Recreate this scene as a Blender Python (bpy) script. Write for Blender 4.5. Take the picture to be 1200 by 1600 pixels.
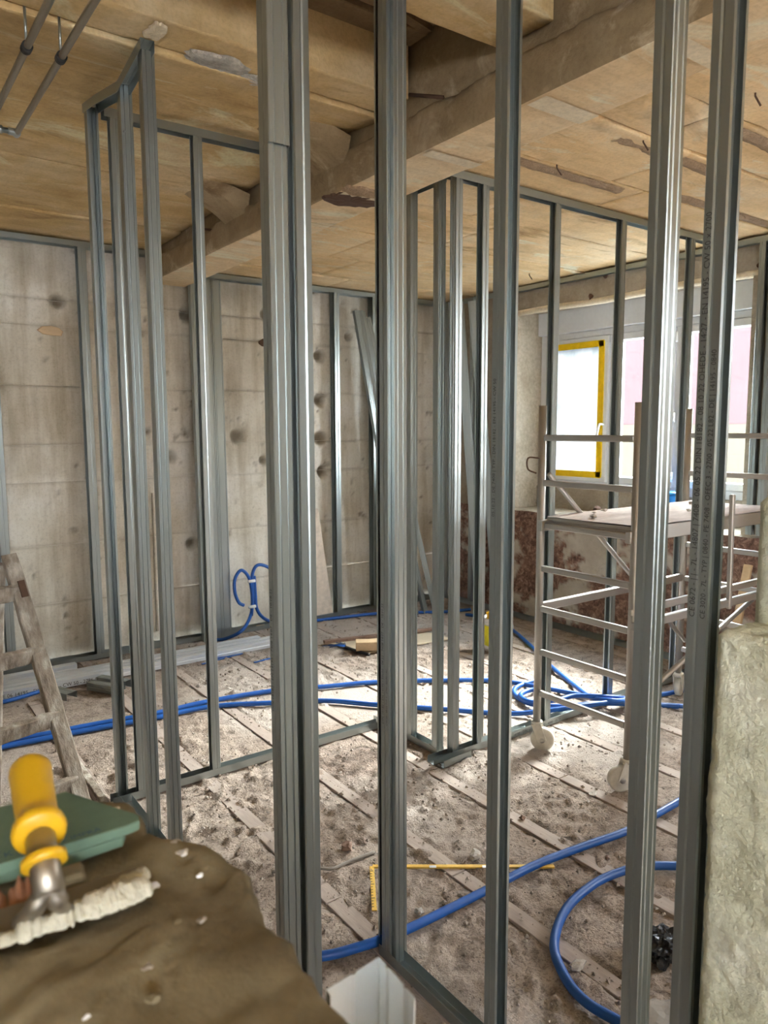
import bpy, bmesh, math, random
import numpy as np
from mathutils import Vector, Matrix

random.seed(7)
rng = np.random.default_rng(7)
S = bpy.context.scene
for o in list(bpy.data.objects):
    bpy.data.objects.remove(o, do_unlink=True)
COL = S.collection

# ------------------------------------------------------------------ camera
F_PX, EYE = 1158.0, 1.55
YAW, PITCH, ROLL = math.radians(36.0), math.radians(6.45), math.radians(0.23)
_f = Vector((math.sin(YAW)*math.cos(PITCH), math.cos(YAW)*math.cos(PITCH), -math.sin(PITCH)))
_r0 = Vector((math.cos(YAW), -math.sin(YAW), 0))
_u0 = _r0.cross(_f)
_r = _r0*math.cos(ROLL) - _u0*math.sin(ROLL)
_u = _u0*math.cos(ROLL) + _r0*math.sin(ROLL)
cam = bpy.data.cameras.new('camera')
camo = bpy.data.objects.new('camera', cam)
COL.objects.link(camo)
camo.matrix_world = Matrix(((_r.x, _u.x, -_f.x, 0), (_r.y, _u.y, -_f.y, 0), (_r.z, _u.z, -_f.z, EYE), (0, 0, 0, 1)))
cam.sensor_fit = 'HORIZONTAL'
cam.sensor_width = 36.0
cam.lens = F_PX/1200.0*36.0
cam.clip_start = 0.05
cam.dof.use_dof = True
cam.dof.focus_distance = 2.6
cam.dof.aperture_fstop = 10.0
S.camera = camo

# ------------------------------------------------------------------ light
w = bpy.data.worlds.new('overcast_sky'); S.world = w; w.use_nodes = True
nt = w.node_tree; bg = nt.nodes['Background']
tc = nt.nodes.new('ShaderNodeTexCoord'); sp = nt.nodes.new('ShaderNodeSeparateXYZ')
mr = nt.nodes.new('ShaderNodeMapRange'); mr.inputs[1].default_value = -0.1; mr.inputs[2].default_value = 0.9
mx = nt.nodes.new('ShaderNodeMix'); mx.data_type = 'RGBA'
mx.inputs[6].default_value = (0.93, 0.96, 1.0, 1); mx.inputs[7].default_value = (0.72, 0.84, 1.0, 1)
nt.links.new(tc.outputs['Generated'], sp.inputs[0]); nt.links.new(sp.outputs[2], mr.inputs[0])
nt.links.new(mr.outputs[0], mx.inputs[0]); nt.links.new(mx.outputs[2], bg.inputs[0])
bg.inputs[1].default_value = 4.0

def portal(name, loc, rot, sx, sy):
    l = bpy.data.lights.new(name, 'AREA'); l.shape = 'RECTANGLE'; l.size = sx; l.size_y = sy
    l.cycles.is_portal = True
    o = bpy.data.objects.new(name, l); o.location = loc; o.rotation_euler = rot; COL.objects.link(o)
# openings that let the sky in (the visible windows, an unseen one to the right, a slot added behind the viewer for fill light)
portal('sky_portal', (4.9, 3.38, 1.7), (0, math.radians(90), 0), 1.5, 1.95)
portal('sky_portal', (4.9, -0.5, 1.7), (0, math.radians(90), 0), 1.5, 0.9)
portal('sky_portal', (-0.7, -2.6, 1.825), (math.radians(-90), 0, 0), 2.2, 0.55)

# bright, hazy part of the overcast sky shining in through the window wall
sl = bpy.data.lights.new('hazy_sun', 'SUN'); sl.energy = 9.5; sl.angle = math.radians(44); sl.color = (1.0, 0.985, 0.96)
so = bpy.data.objects.new('hazy_sun', sl); COL.objects.link(so)
_d = Vector((-math.cos(math.radians(36)), -0.05, -math.sin(math.radians(36))))
so.rotation_euler = _d.to_track_quat('-Z', 'Y').to_euler()

S.view_settings.view_transform = 'Standard'
S.view_settings.look = 'None'
S.view_settings.gamma = 1.0
S.view_settings.use_curve_mapping = False
S.view_settings.exposure = 3.5

# ------------------------------------------------------------------ helpers
def ray(px, py):
    return _r*((px-600)/F_PX) - _u*((py-800)/F_PX) + _f
def G(px, py, z=0.0):                 # point at height z under a pixel of the photograph
    d = ray(px, py); t = (z-EYE)/d.z
    return Vector((d.x*t, d.y*t, z))
def PX(px, py, X):
    d = ray(px, py); t = X/d.x; return Vector((X, d.y*t, EYE+d.z*t))
def PY(px, py, Y):
    d = ray(px, py); t = Y/d.y; return Vector((d.x*t, Y, EYE+d.z*t))

def link(o, parent=None):
    COL.objects.link(o)
    if parent: o.parent = parent
    return o
def mesh(name, verts, faces, mat=None, parent=None, smooth=False):
    me = bpy.data.meshes.new(name)
    me.from_pydata([tuple(v) for v in verts], [], faces); me.update()
    if mat: me.materials.append(mat)
    if smooth: me.polygons.foreach_set('use_smooth', [True]*len(me.polygons))
    o = bpy.data.objects.new(name, me)
    return link(o, parent)
def bmobj(name, bm, mat=None, parent=None, smooth=False):
    me = bpy.data.meshes.new(name); bmesh.ops.recalc_face_normals(bm, faces=bm.faces); bm.to_mesh(me); bm.free()
    if mat: me.materials.append(mat)
    if smooth: me.polygons.foreach_set('use_smooth', [True]*len(me.polygons))
    return link(bpy.data.objects.new(name, me), parent)
def thing(name, label, cat, group=None, loc=(0, 0, 0)):
    o = bpy.data.objects.new(name, None); o.location = loc; o.empty_display_size = 0.1
    COL.objects.link(o); tag(o, label, cat, group); return o
def tag(o, label, cat, group=None):
    o['label'] = label; o['category'] = cat
    if group: o['group'] = group
    return o
def struct(o):
    o['kind'] = 'structure'; return o

def box_bm(bm, c, s, M=None, bev=0.0):
    r = bmesh.ops.create_cube(bm, size=1.0)
    vs = r['verts']
    for v in vs:
        v.co = Vector((v.co.x*s[0], v.co.y*s[1], v.co.z*s[2]))
    if bev > 0:
        es = list({e for v in vs for e in v.link_edges})
        rr = bmesh.ops.bevel(bm, geom=es, offset=bev, segments=1, affect='EDGES', profile=0.5)
        vs = list({v for f in rr['faces'] for v in f.verts} | {v for v in vs if v.is_valid})
    for v in vs:
        p = v.co.copy()
        if M is not None: p = M @ p
        v.co = p + Vector(c)
    return vs
def box(name, x0, x1, y0, y1, z0, z1, mat, parent=None, bev=0.0):
    bm = bmesh.new(); box_bm(bm, ((x0+x1)/2, (y0+y1)/2, (z0+z1)/2), (abs(x1-x0), abs(y1-y0), abs(z1-z0)), None, bev)
    return bmobj(name, bm, mat, parent)
def frame_M(d, up=Vector((0, 0, 1))):
    d = d.normalized()
    if abs(d.dot(up)) > 0.98: up = Vector((1, 0, 0))
    s = up.cross(d).normalized(); t = d.cross(s)
    return Matrix(((d.x, s.x, t.x), (d.y, s.y, t.y), (d.z, s.z, t.z)))
def bar(name, a, b, wdt, hgt, mat, parent=None, bev=0.0, up=Vector((0, 0, 1))):   # box beam from a to b; hgt along up
    a, b = Vector(a), Vector(b)
    bm = bmesh.new(); box_bm(bm, (a+b)/2, ((b-a).length, wdt, hgt), frame_M(b-a, up), bev)
    return bmobj(name, bm, mat, parent)
def tube_data(pts, rad, seg=10, cap=True):
    pts = [Vector(p) for p in pts]; n = len(pts)
    rads = rad if isinstance(rad, (list, tuple)) else [rad]*n
    V, Fc = [], []
    prev = None
    for i, p in enumerate(pts):
        d = (pts[min(i+1, n-1)] - pts[max(i-1, 0)]).normalized()
        if prev is None:
            a = Vector((0, 0, 1)) if abs(d.z) < 0.9 else Vector((1, 0, 0))
            s = d.cross(a).normalized()
        else:
            s = (prev - d*prev.dot(d)).normalized()
        prev = s; t = d.cross(s)
        for k in range(seg):
            an = 2*math.pi*k/seg
            V.append(p + (s*math.cos(an) + t*math.sin(an))*rads[i])
    for i in range(n-1):
        for k in range(seg):
            a = i*seg+k; b = i*seg+(k+1) % seg
            Fc.append((a, b, b+seg, a+seg))
    if cap:
        Fc.append(tuple(range(seg-1, -1, -1))); Fc.append(tuple((n-1)*seg+k for k in range(seg)))
    return V, Fc
def tube(name, pts, rad, mat, parent=None, seg=10, smooth=True):
    V, Fc = tube_data(pts, rad, seg)
    return mesh(name, V, Fc, mat, parent, smooth)
def spline(pts, sub=8):
    P = [Vector(p) for p in pts]; out = []
    P = [P[0]*2-P[1]] + P + [P[-1]*2-P[-2]]
    for i in range(1, len(P)-2):
        for k in range(sub):
            t = k/sub
            out.append(0.5*((2*P[i]) + (P[i+1]-P[i-1])*t + (2*P[i-1]-5*P[i]+4*P[i+1]-P[i+2])*t*t + (-P[i-1]+3*P[i]-3*P[i+1]+P[i+2])*t**3))
    out.append(P[-2]); return out
def sheet(pts, t=0.0009):            # closed outline of a thin bent sheet from an open 2-D line
    pts = [np.array(p, float) for p in pts]; n = len(pts); L, R = [], []
    for i in range(n):
        d = np.zeros(2)
        if i > 0: e = pts[i]-pts[i-1]; d += e/np.linalg.norm(e)
        if i < n-1: e = pts[i+1]-pts[i]; d += e/np.linalg.norm(e)
        d /= max(np.linalg.norm(d), 1e-6); nn = np.array([-d[1], d[0]])
        L.append(pts[i]+nn*t/2); R.append(pts[i]-nn*t/2)
    return L + R[::-1]
def sweep_open(name, line2d, origin, U, V, W, mat, parent=None, t=0.0009):
    """bent sheet: 2-D line in axes U,V at origin, extruded along vector W"""
    out = sheet(line2d, t); n = len(out); h = n//2
    U, V, W, O = Vector(U), Vector(V), Vector(W), Vector(origin)
    vs = [O+U*p[0]+V*p[1] for p in out] + [O+U*p[0]+V*p[1]+W for p in out]
    fs = [(i, (i+1) % n, (i+1) % n+n, i+n) for i in range(n)]
    for i in range(h-1):
        fs.append((i, i+1, n-2-i, n-1-i)); fs.append((i+n, n-1-i+n, n-2-i+n, i+1+n))
    return mesh(name, vs, fs, mat, parent)

# value noise in numpy
class VN:
    def __init__(s, seed): s.g = np.random.default_rng(seed).random((64, 64))
    def __call__(s, x, y):
        xi = np.floor(x).astype(int); yi = np.floor(y).astype(int); fx = x-xi; fy = y-yi
        fx = fx*fx*(3-2*fx); fy = fy*fy*(3-2*fy); g = s.g
        a = g[xi % 64, yi % 64]; b = g[(xi+1) % 64, yi % 64]; c = g[xi % 64, (yi+1) % 64]; d = g[(xi+1) % 64, (yi+1) % 64]
        return (a*(1-fx)+b*fx)*(1-fy)+(c*(1-fx)+d*fx)*fy
def fbm(x, y, f, oct=4, seed=1, gain=0.5):
    r = np.zeros_like(x); a = 1; tot = 0
    for i in range(oct):
        r += a*VN(seed+i)(x*f+17.3*i, y*f+5.1*i); tot += a; a *= gain; f *= 2.03
    return r/tot
def grid(name, O, U, V, us, vs, disp, mat, parent=None, N=None, attr=None, smooth=True):
    """surface O+u*U+v*V pushed along N by disp(u,v)"""
    O, U, V = np.array(O, float), np.array(U, float), np.array(V, float)
    N = np.cross(U, V) if N is None else np.array(N, float)
    uu, vv = np.meshgrid(us, vs, indexing='ij')
    D = disp(uu, vv) if disp is not None else np.zeros_like(uu)
    P = O + uu[..., None]*U + vv[..., None]*V + D[..., None]*N
    nu, nv = uu.shape
    idx = np.arange(nu*nv).reshape(nu, nv)
    if np.dot(np.cross(U, V), N) > 0:
        F4 = np.stack([idx[:-1, :-1], idx[1:, :-1], idx[1:, 1:], idx[:-1, 1:]], -1).reshape(-1, 4)
    else:
        F4 = np.stack([idx[:-1, :-1], idx[:-1, 1:], idx[1:, 1:], idx[1:, :-1]], -1).reshape(-1, 4)
    me = bpy.data.meshes.new(name)
    me.vertices.add(nu*nv); me.vertices.foreach_set('co', P.reshape(-1).astype(np.float32))
    me.loops.add(F4.size); me.loops.foreach_set('vertex_index', F4.reshape(-1).astype(np.int32))
    me.polygons.add(len(F4)); me.polygons.foreach_set('loop_start', np.arange(0, F4.size, 4, dtype=np.int32))
    me.polygons.foreach_set('loop_total', np.full(len(F4), 4, np.int32))
    me.update(calc_edges=True)
    if smooth: me.polygons.foreach_set('use_smooth', np.ones(len(F4), bool))
    if attr is not None:
        a = me.attributes.new('mask', 'FLOAT', 'POINT'); a.data.foreach_set('value', attr(uu, vv).reshape(-1).astype(np.float32))
    me.materials.append(mat)
    return link(bpy.data.objects.new(name, me), parent)
def lin(a, b, step): return np.linspace(a, b, max(2, int(round((b-a)/step))+1))

# ------------------------------------------------------------------ materials
def mat_new(name):
    m = bpy.data.materials.new(name); m.use_nodes = True
    return m, m.node_tree, m.node_tree.nodes['Principled BSDF']
def ramp(nt, fac, stops):
    r = nt.nodes.new('ShaderNodeValToRGB'); el = r.color_ramp.elements
    while len(el) < len(stops): el.new(0.5)
    for e, (p, c) in zip(el, stops): e.position = p; e.color = (*c, 1)
    nt.links.new(fac, r.inputs[0]); return r.outputs[0]
def noise(nt, scale, det=4, rough=0.6, vec=None, dist=0.0):
    n = nt.nodes.new('ShaderNodeTexNoise'); n.inputs['Scale'].default_value = scale; n.inputs['Detail'].default_value = det
    n.inputs['Roughness'].default_value = rough; n.inputs['Distortion'].default_value = dist
    if vec is not None: nt.links.new(vec, n.inputs['Vector'])
    return n.outputs[0]
def coords(nt, scale=(1, 1, 1)):
    t = nt.nodes.new('ShaderNodeTexCoord'); m = nt.nodes.new('ShaderNodeMapping'); m.inputs['Scale'].default_value = scale
    nt.links.new(t.outputs['Object'], m.inputs[0]); return m.outputs[0]
def mixc(nt, fac, a, b, mode='MIX'):
    m = nt.nodes.new('ShaderNodeMix'); m.data_type = 'RGBA'; m.blend_type = mode
    for s, v in ((0, fac), (6, a), (7, b)):
        if isinstance(v, (int, float)): m.inputs[s].default_value = v
        elif isinstance(v, tuple): m.inputs[s].default_value = (*v, 1)
        else: nt.links.new(v, m.inputs[s])
    return m.outputs[2]
def bump(nt, b, h, strength=0.5, dist=0.01):
    n = nt.nodes.new('ShaderNodeBump'); n.inputs['Strength'].default_value = strength; n.inputs['Distance'].default_value = dist
    nt.links.new(h, n.inputs['Height']); nt.links.new(n.outputs[0], b.inputs['Normal'])
def grit(name, c1, c2, c3=None, scale=6, fine=60, rough=0.9, bs=0.5, bd=0.006, stretch=(1, 1, 1), fs=0.35):
    m, nt, b = mat_new(name); v = coords(nt, stretch)
    n1 = noise(nt, scale, 5, 0.6, v); n2 = noise(nt, fine, 4, 0.65, v)
    st = [(0.32, c1), (0.68, c2)] if c3 is None else [(0.28, c1), (0.5, c2), (0.72, c3)]
    c = ramp(nt, n1, st); g = ramp(nt, n2, [(0.3, (0.45, 0.45, 0.45)), (0.62, (1, 1, 1))])
    c = mixc(nt, fs, c, g, 'MULTIPLY')
    nt.links.new(c, b.inputs['Base Color']); b.inputs['Roughness'].default_value = rough
    bump(nt, b, n2, bs, bd); return m
def plain(name, c, rough=0.5, metal=0.0, var=0.12, scale=30):
    m, nt, b = mat_new(name)
    n = noise(nt, scale, 3, 0.6, coords(nt))
    lo = tuple(x*(1-var) for x in c); hi = tuple(min(1, x*(1+var)) for x in c)
    nt.links.new(ramp(nt, n, [(0.3, lo), (0.7, hi)]), b.inputs['Base Color'])
    b.inputs['Roughness'].default_value = rough; b.inputs['Metallic'].default_value = metal
    return m
def galv(name, c=(0.38, 0.42, 0.415), rough=0.35, stretch=(1, 1, 0.12)):
    m, nt, b = mat_new(name)
    v = coords(nt, stretch); n = noise(nt, 14, 4, 0.6, v); n2 = noise(nt, 2.0, 3, 0.5, v)
    lo = tuple(x*0.97 for x in c)
    cc = ramp(nt, n, [(0.3, lo), (0.7, c)])
    cc = mixc(nt, 0.10, cc, ramp(nt, n2, [(0.3, (0.55, 0.57, 0.6)), (0.7, (1, 1, 1))]), 'MULTIPLY')
    nt.links.new(cc, b.inputs['Base Color']); b.inputs['Metallic'].default_value = 0.93
    rr = nt.nodes.new('ShaderNodeMapRange'); rr.inputs[3].default_value = rough-0.005; rr.inputs[4].default_value = rough+0.015
    nt.links.new(n, rr.inputs[0]); nt.links.new(rr.outputs[0], b.inputs['Roughness'])
    return m
M = {}
M['steel'] = galv('galvanised_steel')
M['steel_flat'] = galv('lying_steel_lit', (0.84, 0.88, 0.92), 0.50, (0.12, 1, 1))  # same steel made brighter; the light on it is put into the colour
M['steel_lit'] = galv('galvanised_steel_lit', (0.86, 0.90, 0.90), 0.5)  # near-white copy of the steel; light on its faces is in the colour
M['alu'] = galv('worn_aluminium', (0.50, 0.475, 0.44), 0.45, (1, 1, 1))
M['ink'] = plain('black_ink', (0.055, 0.06, 0.06), 0.7)
M['blue_ink'] = plain('blue_ink', (0.03, 0.09, 0.16), 0.8)
M['hose'] = plain('blue_conduit', (0.010, 0.092, 0.37), 0.42, 0, 0.12, 8)
M['floor'] = None
def floor_mat():
    m, nt, b = mat_new('dusty_screed_floor'); v = coords(nt)
    big = noise(nt, 1.3, 5, 0.6, v); mid = noise(nt, 14, 6, 0.7, v, 0.4); fine = noise(nt, 95, 4, 0.7, v)
    c = ramp(nt, big, [(0.3, (0.31, 0.240, 0.195)), (0.55, (0.42, 0.345, 0.285)), (0.75, (0.54, 0.46, 0.39))])
    c = mixc(nt, 0.75, c, ramp(nt, mid, [(0.36, (0.38, 0.35, 0.33)), (0.47, (0.9, 0.88, 0.86)), (0.68, (1.3, 1.28, 1.25))]), 'MULTIPLY')
    c = mixc(nt, 0.6, c, ramp(nt, fine, [(0.38, (0.3, 0.28, 0.26)), (0.50, (1, 1, 1))]), 'MULTIPLY')
    at = nt.nodes.new('ShaderNodeAttribute'); at.attribute_name = 'mask'
    c = mixc(nt, at.outputs['Fac'], c, (0.50, 0.44, 0.385))
    nt.links.new(c, b.inputs['Base Color']); b.inputs['Roughness'].default_value = 0.93
    bump(nt, b, mixc(nt, 0.5, mid, fine), 1.0, 0.018); return m
M['floor'] = floor_mat()
M['batten'] = grit('dusty_floor_batten', (0.36, 0.29, 0.245), (0.48, 0.405, 0.35), None, 5, 70, 0.9, 0.4, 0.003, (1, 0.15, 1), 0.3)
def ceil_mat(name, a, b_, c_, soot=0.35):
    m, nt, b = mat_new(name); v = coords(nt)
    big = noise(nt, 1.6, 5, 0.62, v, 0.6); mid = noise(nt, 7, 5, 0.65, v, 0.3); fine = noise(nt, 70, 4, 0.6, v)
    grain = noise(nt, 20, 4, 0.6, coords(nt, (0.08, 1, 1)))
    c = ramp(nt, big, [(0.28, a), (0.5, b_), (0.72, c_)])
    c = mixc(nt, soot, c, ramp(nt, mid, [(0.3, (0.5, 0.45, 0.38)), (0.6, (1.05, 1.05, 1.05))]), 'MULTIPLY')
    lime = noise(nt, 2.6, 6, 0.66, coords(nt, (0.45, 1, 1)), 1.2)
    c = mixc(nt, ramp(nt, lime, [(0.57, (0, 0, 0)), (0.66, (0.75, 0.75, 0.75))]), c, tuple(min(0.8, x*1.25+0.05) for x in c_))
    stain = noise(nt, 3.3, 5, 0.7, coords(nt, (0.3, 1, 1)), 0.8)
    c = mixc(nt, 0.8, c, ramp(nt, stain, [(0.30, (0.45, 0.36, 0.25)), (0.42, (1, 1, 1))]), 'MULTIPLY')
    c = mixc(nt, 0.22, c, ramp(nt, grain, [(0.35, (0.6, 0.52, 0.42)), (0.6, (1.05, 1.04, 1.02))]), 'MULTIPLY')
    c = mixc(nt, 0.25, c, ramp(nt, fine, [(0.3, (0.45, 0.4, 0.35)), (0.55, (1, 1, 1))]), 'MULTIPLY')
    nt.links.new(c, b.inputs['Base Color']); b.inputs['Roughness'].default_value = 0.9
    bump(nt, b, mixc(nt, 0.5, mixc(nt, 0.5, grain, stain), fine), 0.6, 0.007); return m
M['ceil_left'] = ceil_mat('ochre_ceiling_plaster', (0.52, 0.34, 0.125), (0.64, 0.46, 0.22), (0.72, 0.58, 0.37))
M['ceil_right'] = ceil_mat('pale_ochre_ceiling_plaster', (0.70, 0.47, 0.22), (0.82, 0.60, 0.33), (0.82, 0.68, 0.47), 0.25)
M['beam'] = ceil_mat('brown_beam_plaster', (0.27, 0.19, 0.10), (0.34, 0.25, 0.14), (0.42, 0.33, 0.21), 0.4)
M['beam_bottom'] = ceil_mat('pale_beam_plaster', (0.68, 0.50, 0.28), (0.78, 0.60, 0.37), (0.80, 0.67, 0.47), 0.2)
M['recess'] = ceil_mat('dark_stained_boards', (0.14, 0.09, 0.045), (0.20, 0.135, 0.07), (0.26, 0.18, 0.10), 0.5)
M['mortar'] = grit('rough_brown_mortar', (0.36, 0.24, 0.14), (0.50, 0.35, 0.22), None, 20, 120, 0.95, 1.0, 0.01, (1, 1, 1), 0.7)
M['patch'] = grit('pale_plaster_patch', (0.70, 0.60, 0.43), (0.80, 0.70, 0.52), None, 10, 60, 0.9, 0.4, 0.004)
M['grey_patch'] = grit('grey_broken_plaster', (0.34, 0.32, 0.28), (0.62, 0.58, 0.50), None, 25, 90, 0.95, 1.0, 0.01)
def wall_mat():
    m, nt, b = mat_new('board_marked_concrete'); v = coords(nt)
    big = noise(nt, 1.1, 5, 0.6, v, 0.3); streak = noise(nt, 5, 4, 0.6, coords(nt, (1.6, 1, 0.18))); fine = noise(nt, 60, 5, 0.7, v)
    mid = noise(nt, 9, 6, 0.72, v, 0.8)
    c = ramp(nt, big, [(0.3, (0.50, 0.44, 0.34)), (0.47, (0.68, 0.64, 0.55)), (0.66, (0.84, 0.82, 0.77))])
    c = mixc(nt, 0.65, c, ramp(nt, streak, [(0.34, (0.55, 0.48, 0.37)), (0.56, (1.05, 1.05, 1.05))]), 'MULTIPLY')
    c = mixc(nt, 0.6, c, ramp(nt, mid, [(0.24, (0.40, 0.36, 0.3)), (0.30, (0.88, 0.86, 0.83)), (0.6, (1, 1, 1))]), 'MULTIPLY')
    c = mixc(nt, 0.3, c, ramp(nt, fine, [(0.3, (0.4, 0.37, 0.32)), (0.5, (1, 1, 1))]), 'MULTIPLY')
    at = nt.nodes.new('ShaderNodeAttribute'); at.attribute_name = 'mask'
    c = mixc(nt, at.outputs['Fac'], c, (0.20, 0.165, 0.12))
    nt.links.new(c, b.inputs['Base Color']); b.inputs['Roughness'].default_value = 0.9
    bump(nt, b, mixc(nt, 0.5, mid, fine), 0.5, 0.006); return m
M['wall'] = wall_mat()
def rubble_mat():
    m, nt, b = mat_new('broken_brick_and_plaster'); v = coords(nt)
    n1 = noise(nt, 26, 6, 0.75, v, 0.8); n2 = noise(nt, 5, 4, 0.6, v)
    br = ramp(nt, n1, [(0.3, (0.05, 0.028, 0.02)), (0.48, (0.20, 0.11, 0.08)), (0.6, (0.36, 0.22, 0.165)), (0.72, (0.52, 0.42, 0.34))])
    pl = ramp(nt, n2, [(0.3, (0.42, 0.37, 0.30)), (0.7, (0.60, 0.55, 0.47))])
    at = nt.nodes.new('ShaderNodeAttribute'); at.attribute_name = 'mask'
    c = mixc(nt, at.outputs['Fac'], br, pl)
    nt.links.new(c, b.inputs['Base Color']); b.inputs['Roughness'].default_value = 0.95
    bump(nt, b, n1, 0.8, 0.012); return m
M['rubble_wall'] = rubble_mat()
M['brown_plaster'] = grit('brown_plaster', (0.27, 0.22, 0.16), (0.40, 0.34, 0.26), (0.46, 0.41, 0.33), 4, 50, 0.9, 0.5, 0.005)
M['reveal'] = grit('sandy_reveal_plaster', (0.40, 0.34, 0.25), (0.52, 0.46, 0.36), (0.58, 0.53, 0.44), 5, 40, 0.9, 0.6, 0.008)
M['green_plaster'] = grit('rough_green_grey_plaster', (0.50, 0.49, 0.34), (0.66, 0.65, 0.49), (0.80, 0.79, 0.66), 7, 34, 0.92, 1.0, 0.010)
M['bench'] = grit('brown_mortar_bed', (0.13, 0.098, 0.050), (0.20, 0.158, 0.085), (0.27, 0.222, 0.132), 6, 45, 0.9, 0.5, 0.006, (1, 1, 1), 0.25)
M['pvc'] = plain('white_window_plastic', (0.72, 0.74, 0.76), 0.35, 0, 0.03)
M['wood_old'] = grit('plaster_splashed_wood', (0.15, 0.105, 0.075), (0.33, 0.28, 0.22), (0.66, 0.62, 0.54), 16, 60, 0.9, 0.8, 0.006, (1, 1, 0.35), 0.5)
M['wood_new'] = grit('fresh_pine', (0.58, 0.40, 0.22), (0.70, 0.52, 0.32), None, 6, 60, 0.7, 0.2, 0.002, (0.2, 1, 1), 0.2)
M['wood_brown'] = grit('brown_lath', (0.22, 0.13, 0.09), (0.36, 0.24, 0.18), None, 6, 60, 0.8, 0.3, 0.003)
M['ply'] = grit('pale_plywood', (0.62, 0.50, 0.34), (0.74, 0.63, 0.46), None, 3, 60, 0.75, 0.2, 0.002, (0.3, 1, 1), 0.2)
M['deck'] = grit('worn_pinkish_deck_board', (0.36, 0.27, 0.22), (0.54, 0.43, 0.37), (0.66, 0.57, 0.50), 8, 70, 0.85, 0.6, 0.005, (0.25, 1, 1), 0.45)
M['gypsum'] = plain('beige_gypsum_board', (0.62, 0.52, 0.42), 0.85)
M['green_board'] = grit('green_gypsum_board', (0.115, 0.185, 0.125), (0.150, 0.225, 0.155), None, 5, 80, 0.8, 0.15, 0.002, (1, 1, 1), 0.15)
M['yellow'] = plain('yellow_handle_plastic', (0.66, 0.38, 0.012), 0.38, 0, 0.10, 12)
M['tape'] = plain('yellow_tape', (0.90, 0.60, 0.0), 0.5, 0, 0.08)
M['rule'] = plain('yellow_rule_paint', (0.80, 0.52, 0.10), 0.5)
M['bucket_y'] = plain('yellow_label', (0.85, 0.78, 0.02), 0.45)
M['white'] = plain('white_plastic', (0.80, 0.80, 0.78), 0.45, 0, 0.05)
M['blue'] = plain('blue_bucket_plastic', (0.02, 0.22, 0.62), 0.4)
M['black'] = plain('black_plastic', (0.015, 0.015, 0.016), 0.35)
M['rubber'] = plain('black_rubber', (0.02, 0.02, 0.02), 0.7)
M['rust'] = plain('rusty_iron', (0.09, 0.045, 0.025), 0.85)
M['crust'] = grit('dried_white_plaster', (0.42, 0.39, 0.29), (0.58, 0.55, 0.43), None, 18, 70, 0.85, 0.8, 0.006, (1, 1, 1), 0.25)
M['dirty_steel'] = galv('dirty_tool_steel', (0.36, 0.32, 0.26), 0.42, (1, 1, 1))
M['red_paper'] = plain('reddish_sandpaper', (0.32, 0.15, 0.08), 0.9)
M['castor'] = plain('dusty_white_castor_plastic', (0.66, 0.62, 0.54), 0.55)
M['cable'] = plain('grey_cable', (0.32, 0.29, 0.25), 0.7)
M['dust'] = grit('rubble_chips', (0.20, 0.16, 0.13), (0.36, 0.30, 0.25), (0.55, 0.50, 0.44), 9, 90, 0.95, 0.3, 0.003)
M['stone'] = grit('light_plaster_lump', (0.40, 0.36, 0.30), (0.62, 0.58, 0.52), None, 14, 80, 0.95, 0.6, 0.005)
M['render'] = plain('pink_facade', (0.047, 0.0305, 0.0315), 0.9, 0, 0.05, 1)
M['render2'] = plain('cream_facade', (0.048, 0.043, 0.032), 0.9, 0, 0.05, 1)
for k_ in ('render', 'render2'): M[k_].node_tree.nodes['Principled BSDF'].inputs['Specular IOR Level'].default_value = 0.0
M['ground'] = plain('street_paving', (0.25, 0.25, 0.25), 0.9)
# thin glass and translucent sheet
m, nt, b = mat_new('thin_glass'); nt.nodes.remove(b)
tr = nt.nodes.new('ShaderNodeBsdfTransparent'); tr.inputs[0].default_value = (0.95, 0.97, 0.96, 1)
gl = nt.nodes.new('ShaderNodeBsdfGlossy'); gl.inputs['Roughness'].default_value = 0.02
ms = nt.nodes.new('ShaderNodeMixShader'); ms.inputs[0].default_value = 0.06
nt.links.new(tr.outputs[0], ms.inputs[1]); nt.links.new(gl.outputs[0], ms.inputs[2]); nt.links.new(ms.outputs[0], nt.nodes['Material Output'].inputs[0])
M['glass'] = m
m, nt, b = mat_new('white_plastic_sheet'); nt.nodes.remove(b)
tr = nt.nodes.new('ShaderNodeBsdfTranslucent'); tr.inputs[0].default_value = (0.2, 0.2, 0.2, 1)
nt.links.new(ramp(nt, noise(nt, 5, 4, 0.6, coords(nt, (1, 1, 0.4)), 1.0), [(0.35, (0.020, 0.0235, 0.0245)), (0.65, (0.034, 0.037, 0.038))]), tr.inputs[0])
df = nt.nodes.new('ShaderNodeBsdfTransparent'); df.inputs[0].default_value = (0.5, 0.52, 0.53, 1)
ms = nt.nodes.new('ShaderNodeMixShader')
cr = ramp(nt, noise(nt, 6, 4, 0.6, coords(nt, (1, 1, 0.5)), 1.0), [(0.35, (0.0, 0.0, 0.0)), (0.7, (0.02, 0.02, 0.02))])
nt.links.new(cr, ms.inputs[0])
nt.links.new(tr.outputs[0], ms.inputs[1]); nt.links.new(df.outputs[0], ms.inputs[2]); nt.links.new(ms.outputs[0], nt.nodes['Material Output'].inputs[0])
M['sheet'] = m

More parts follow.
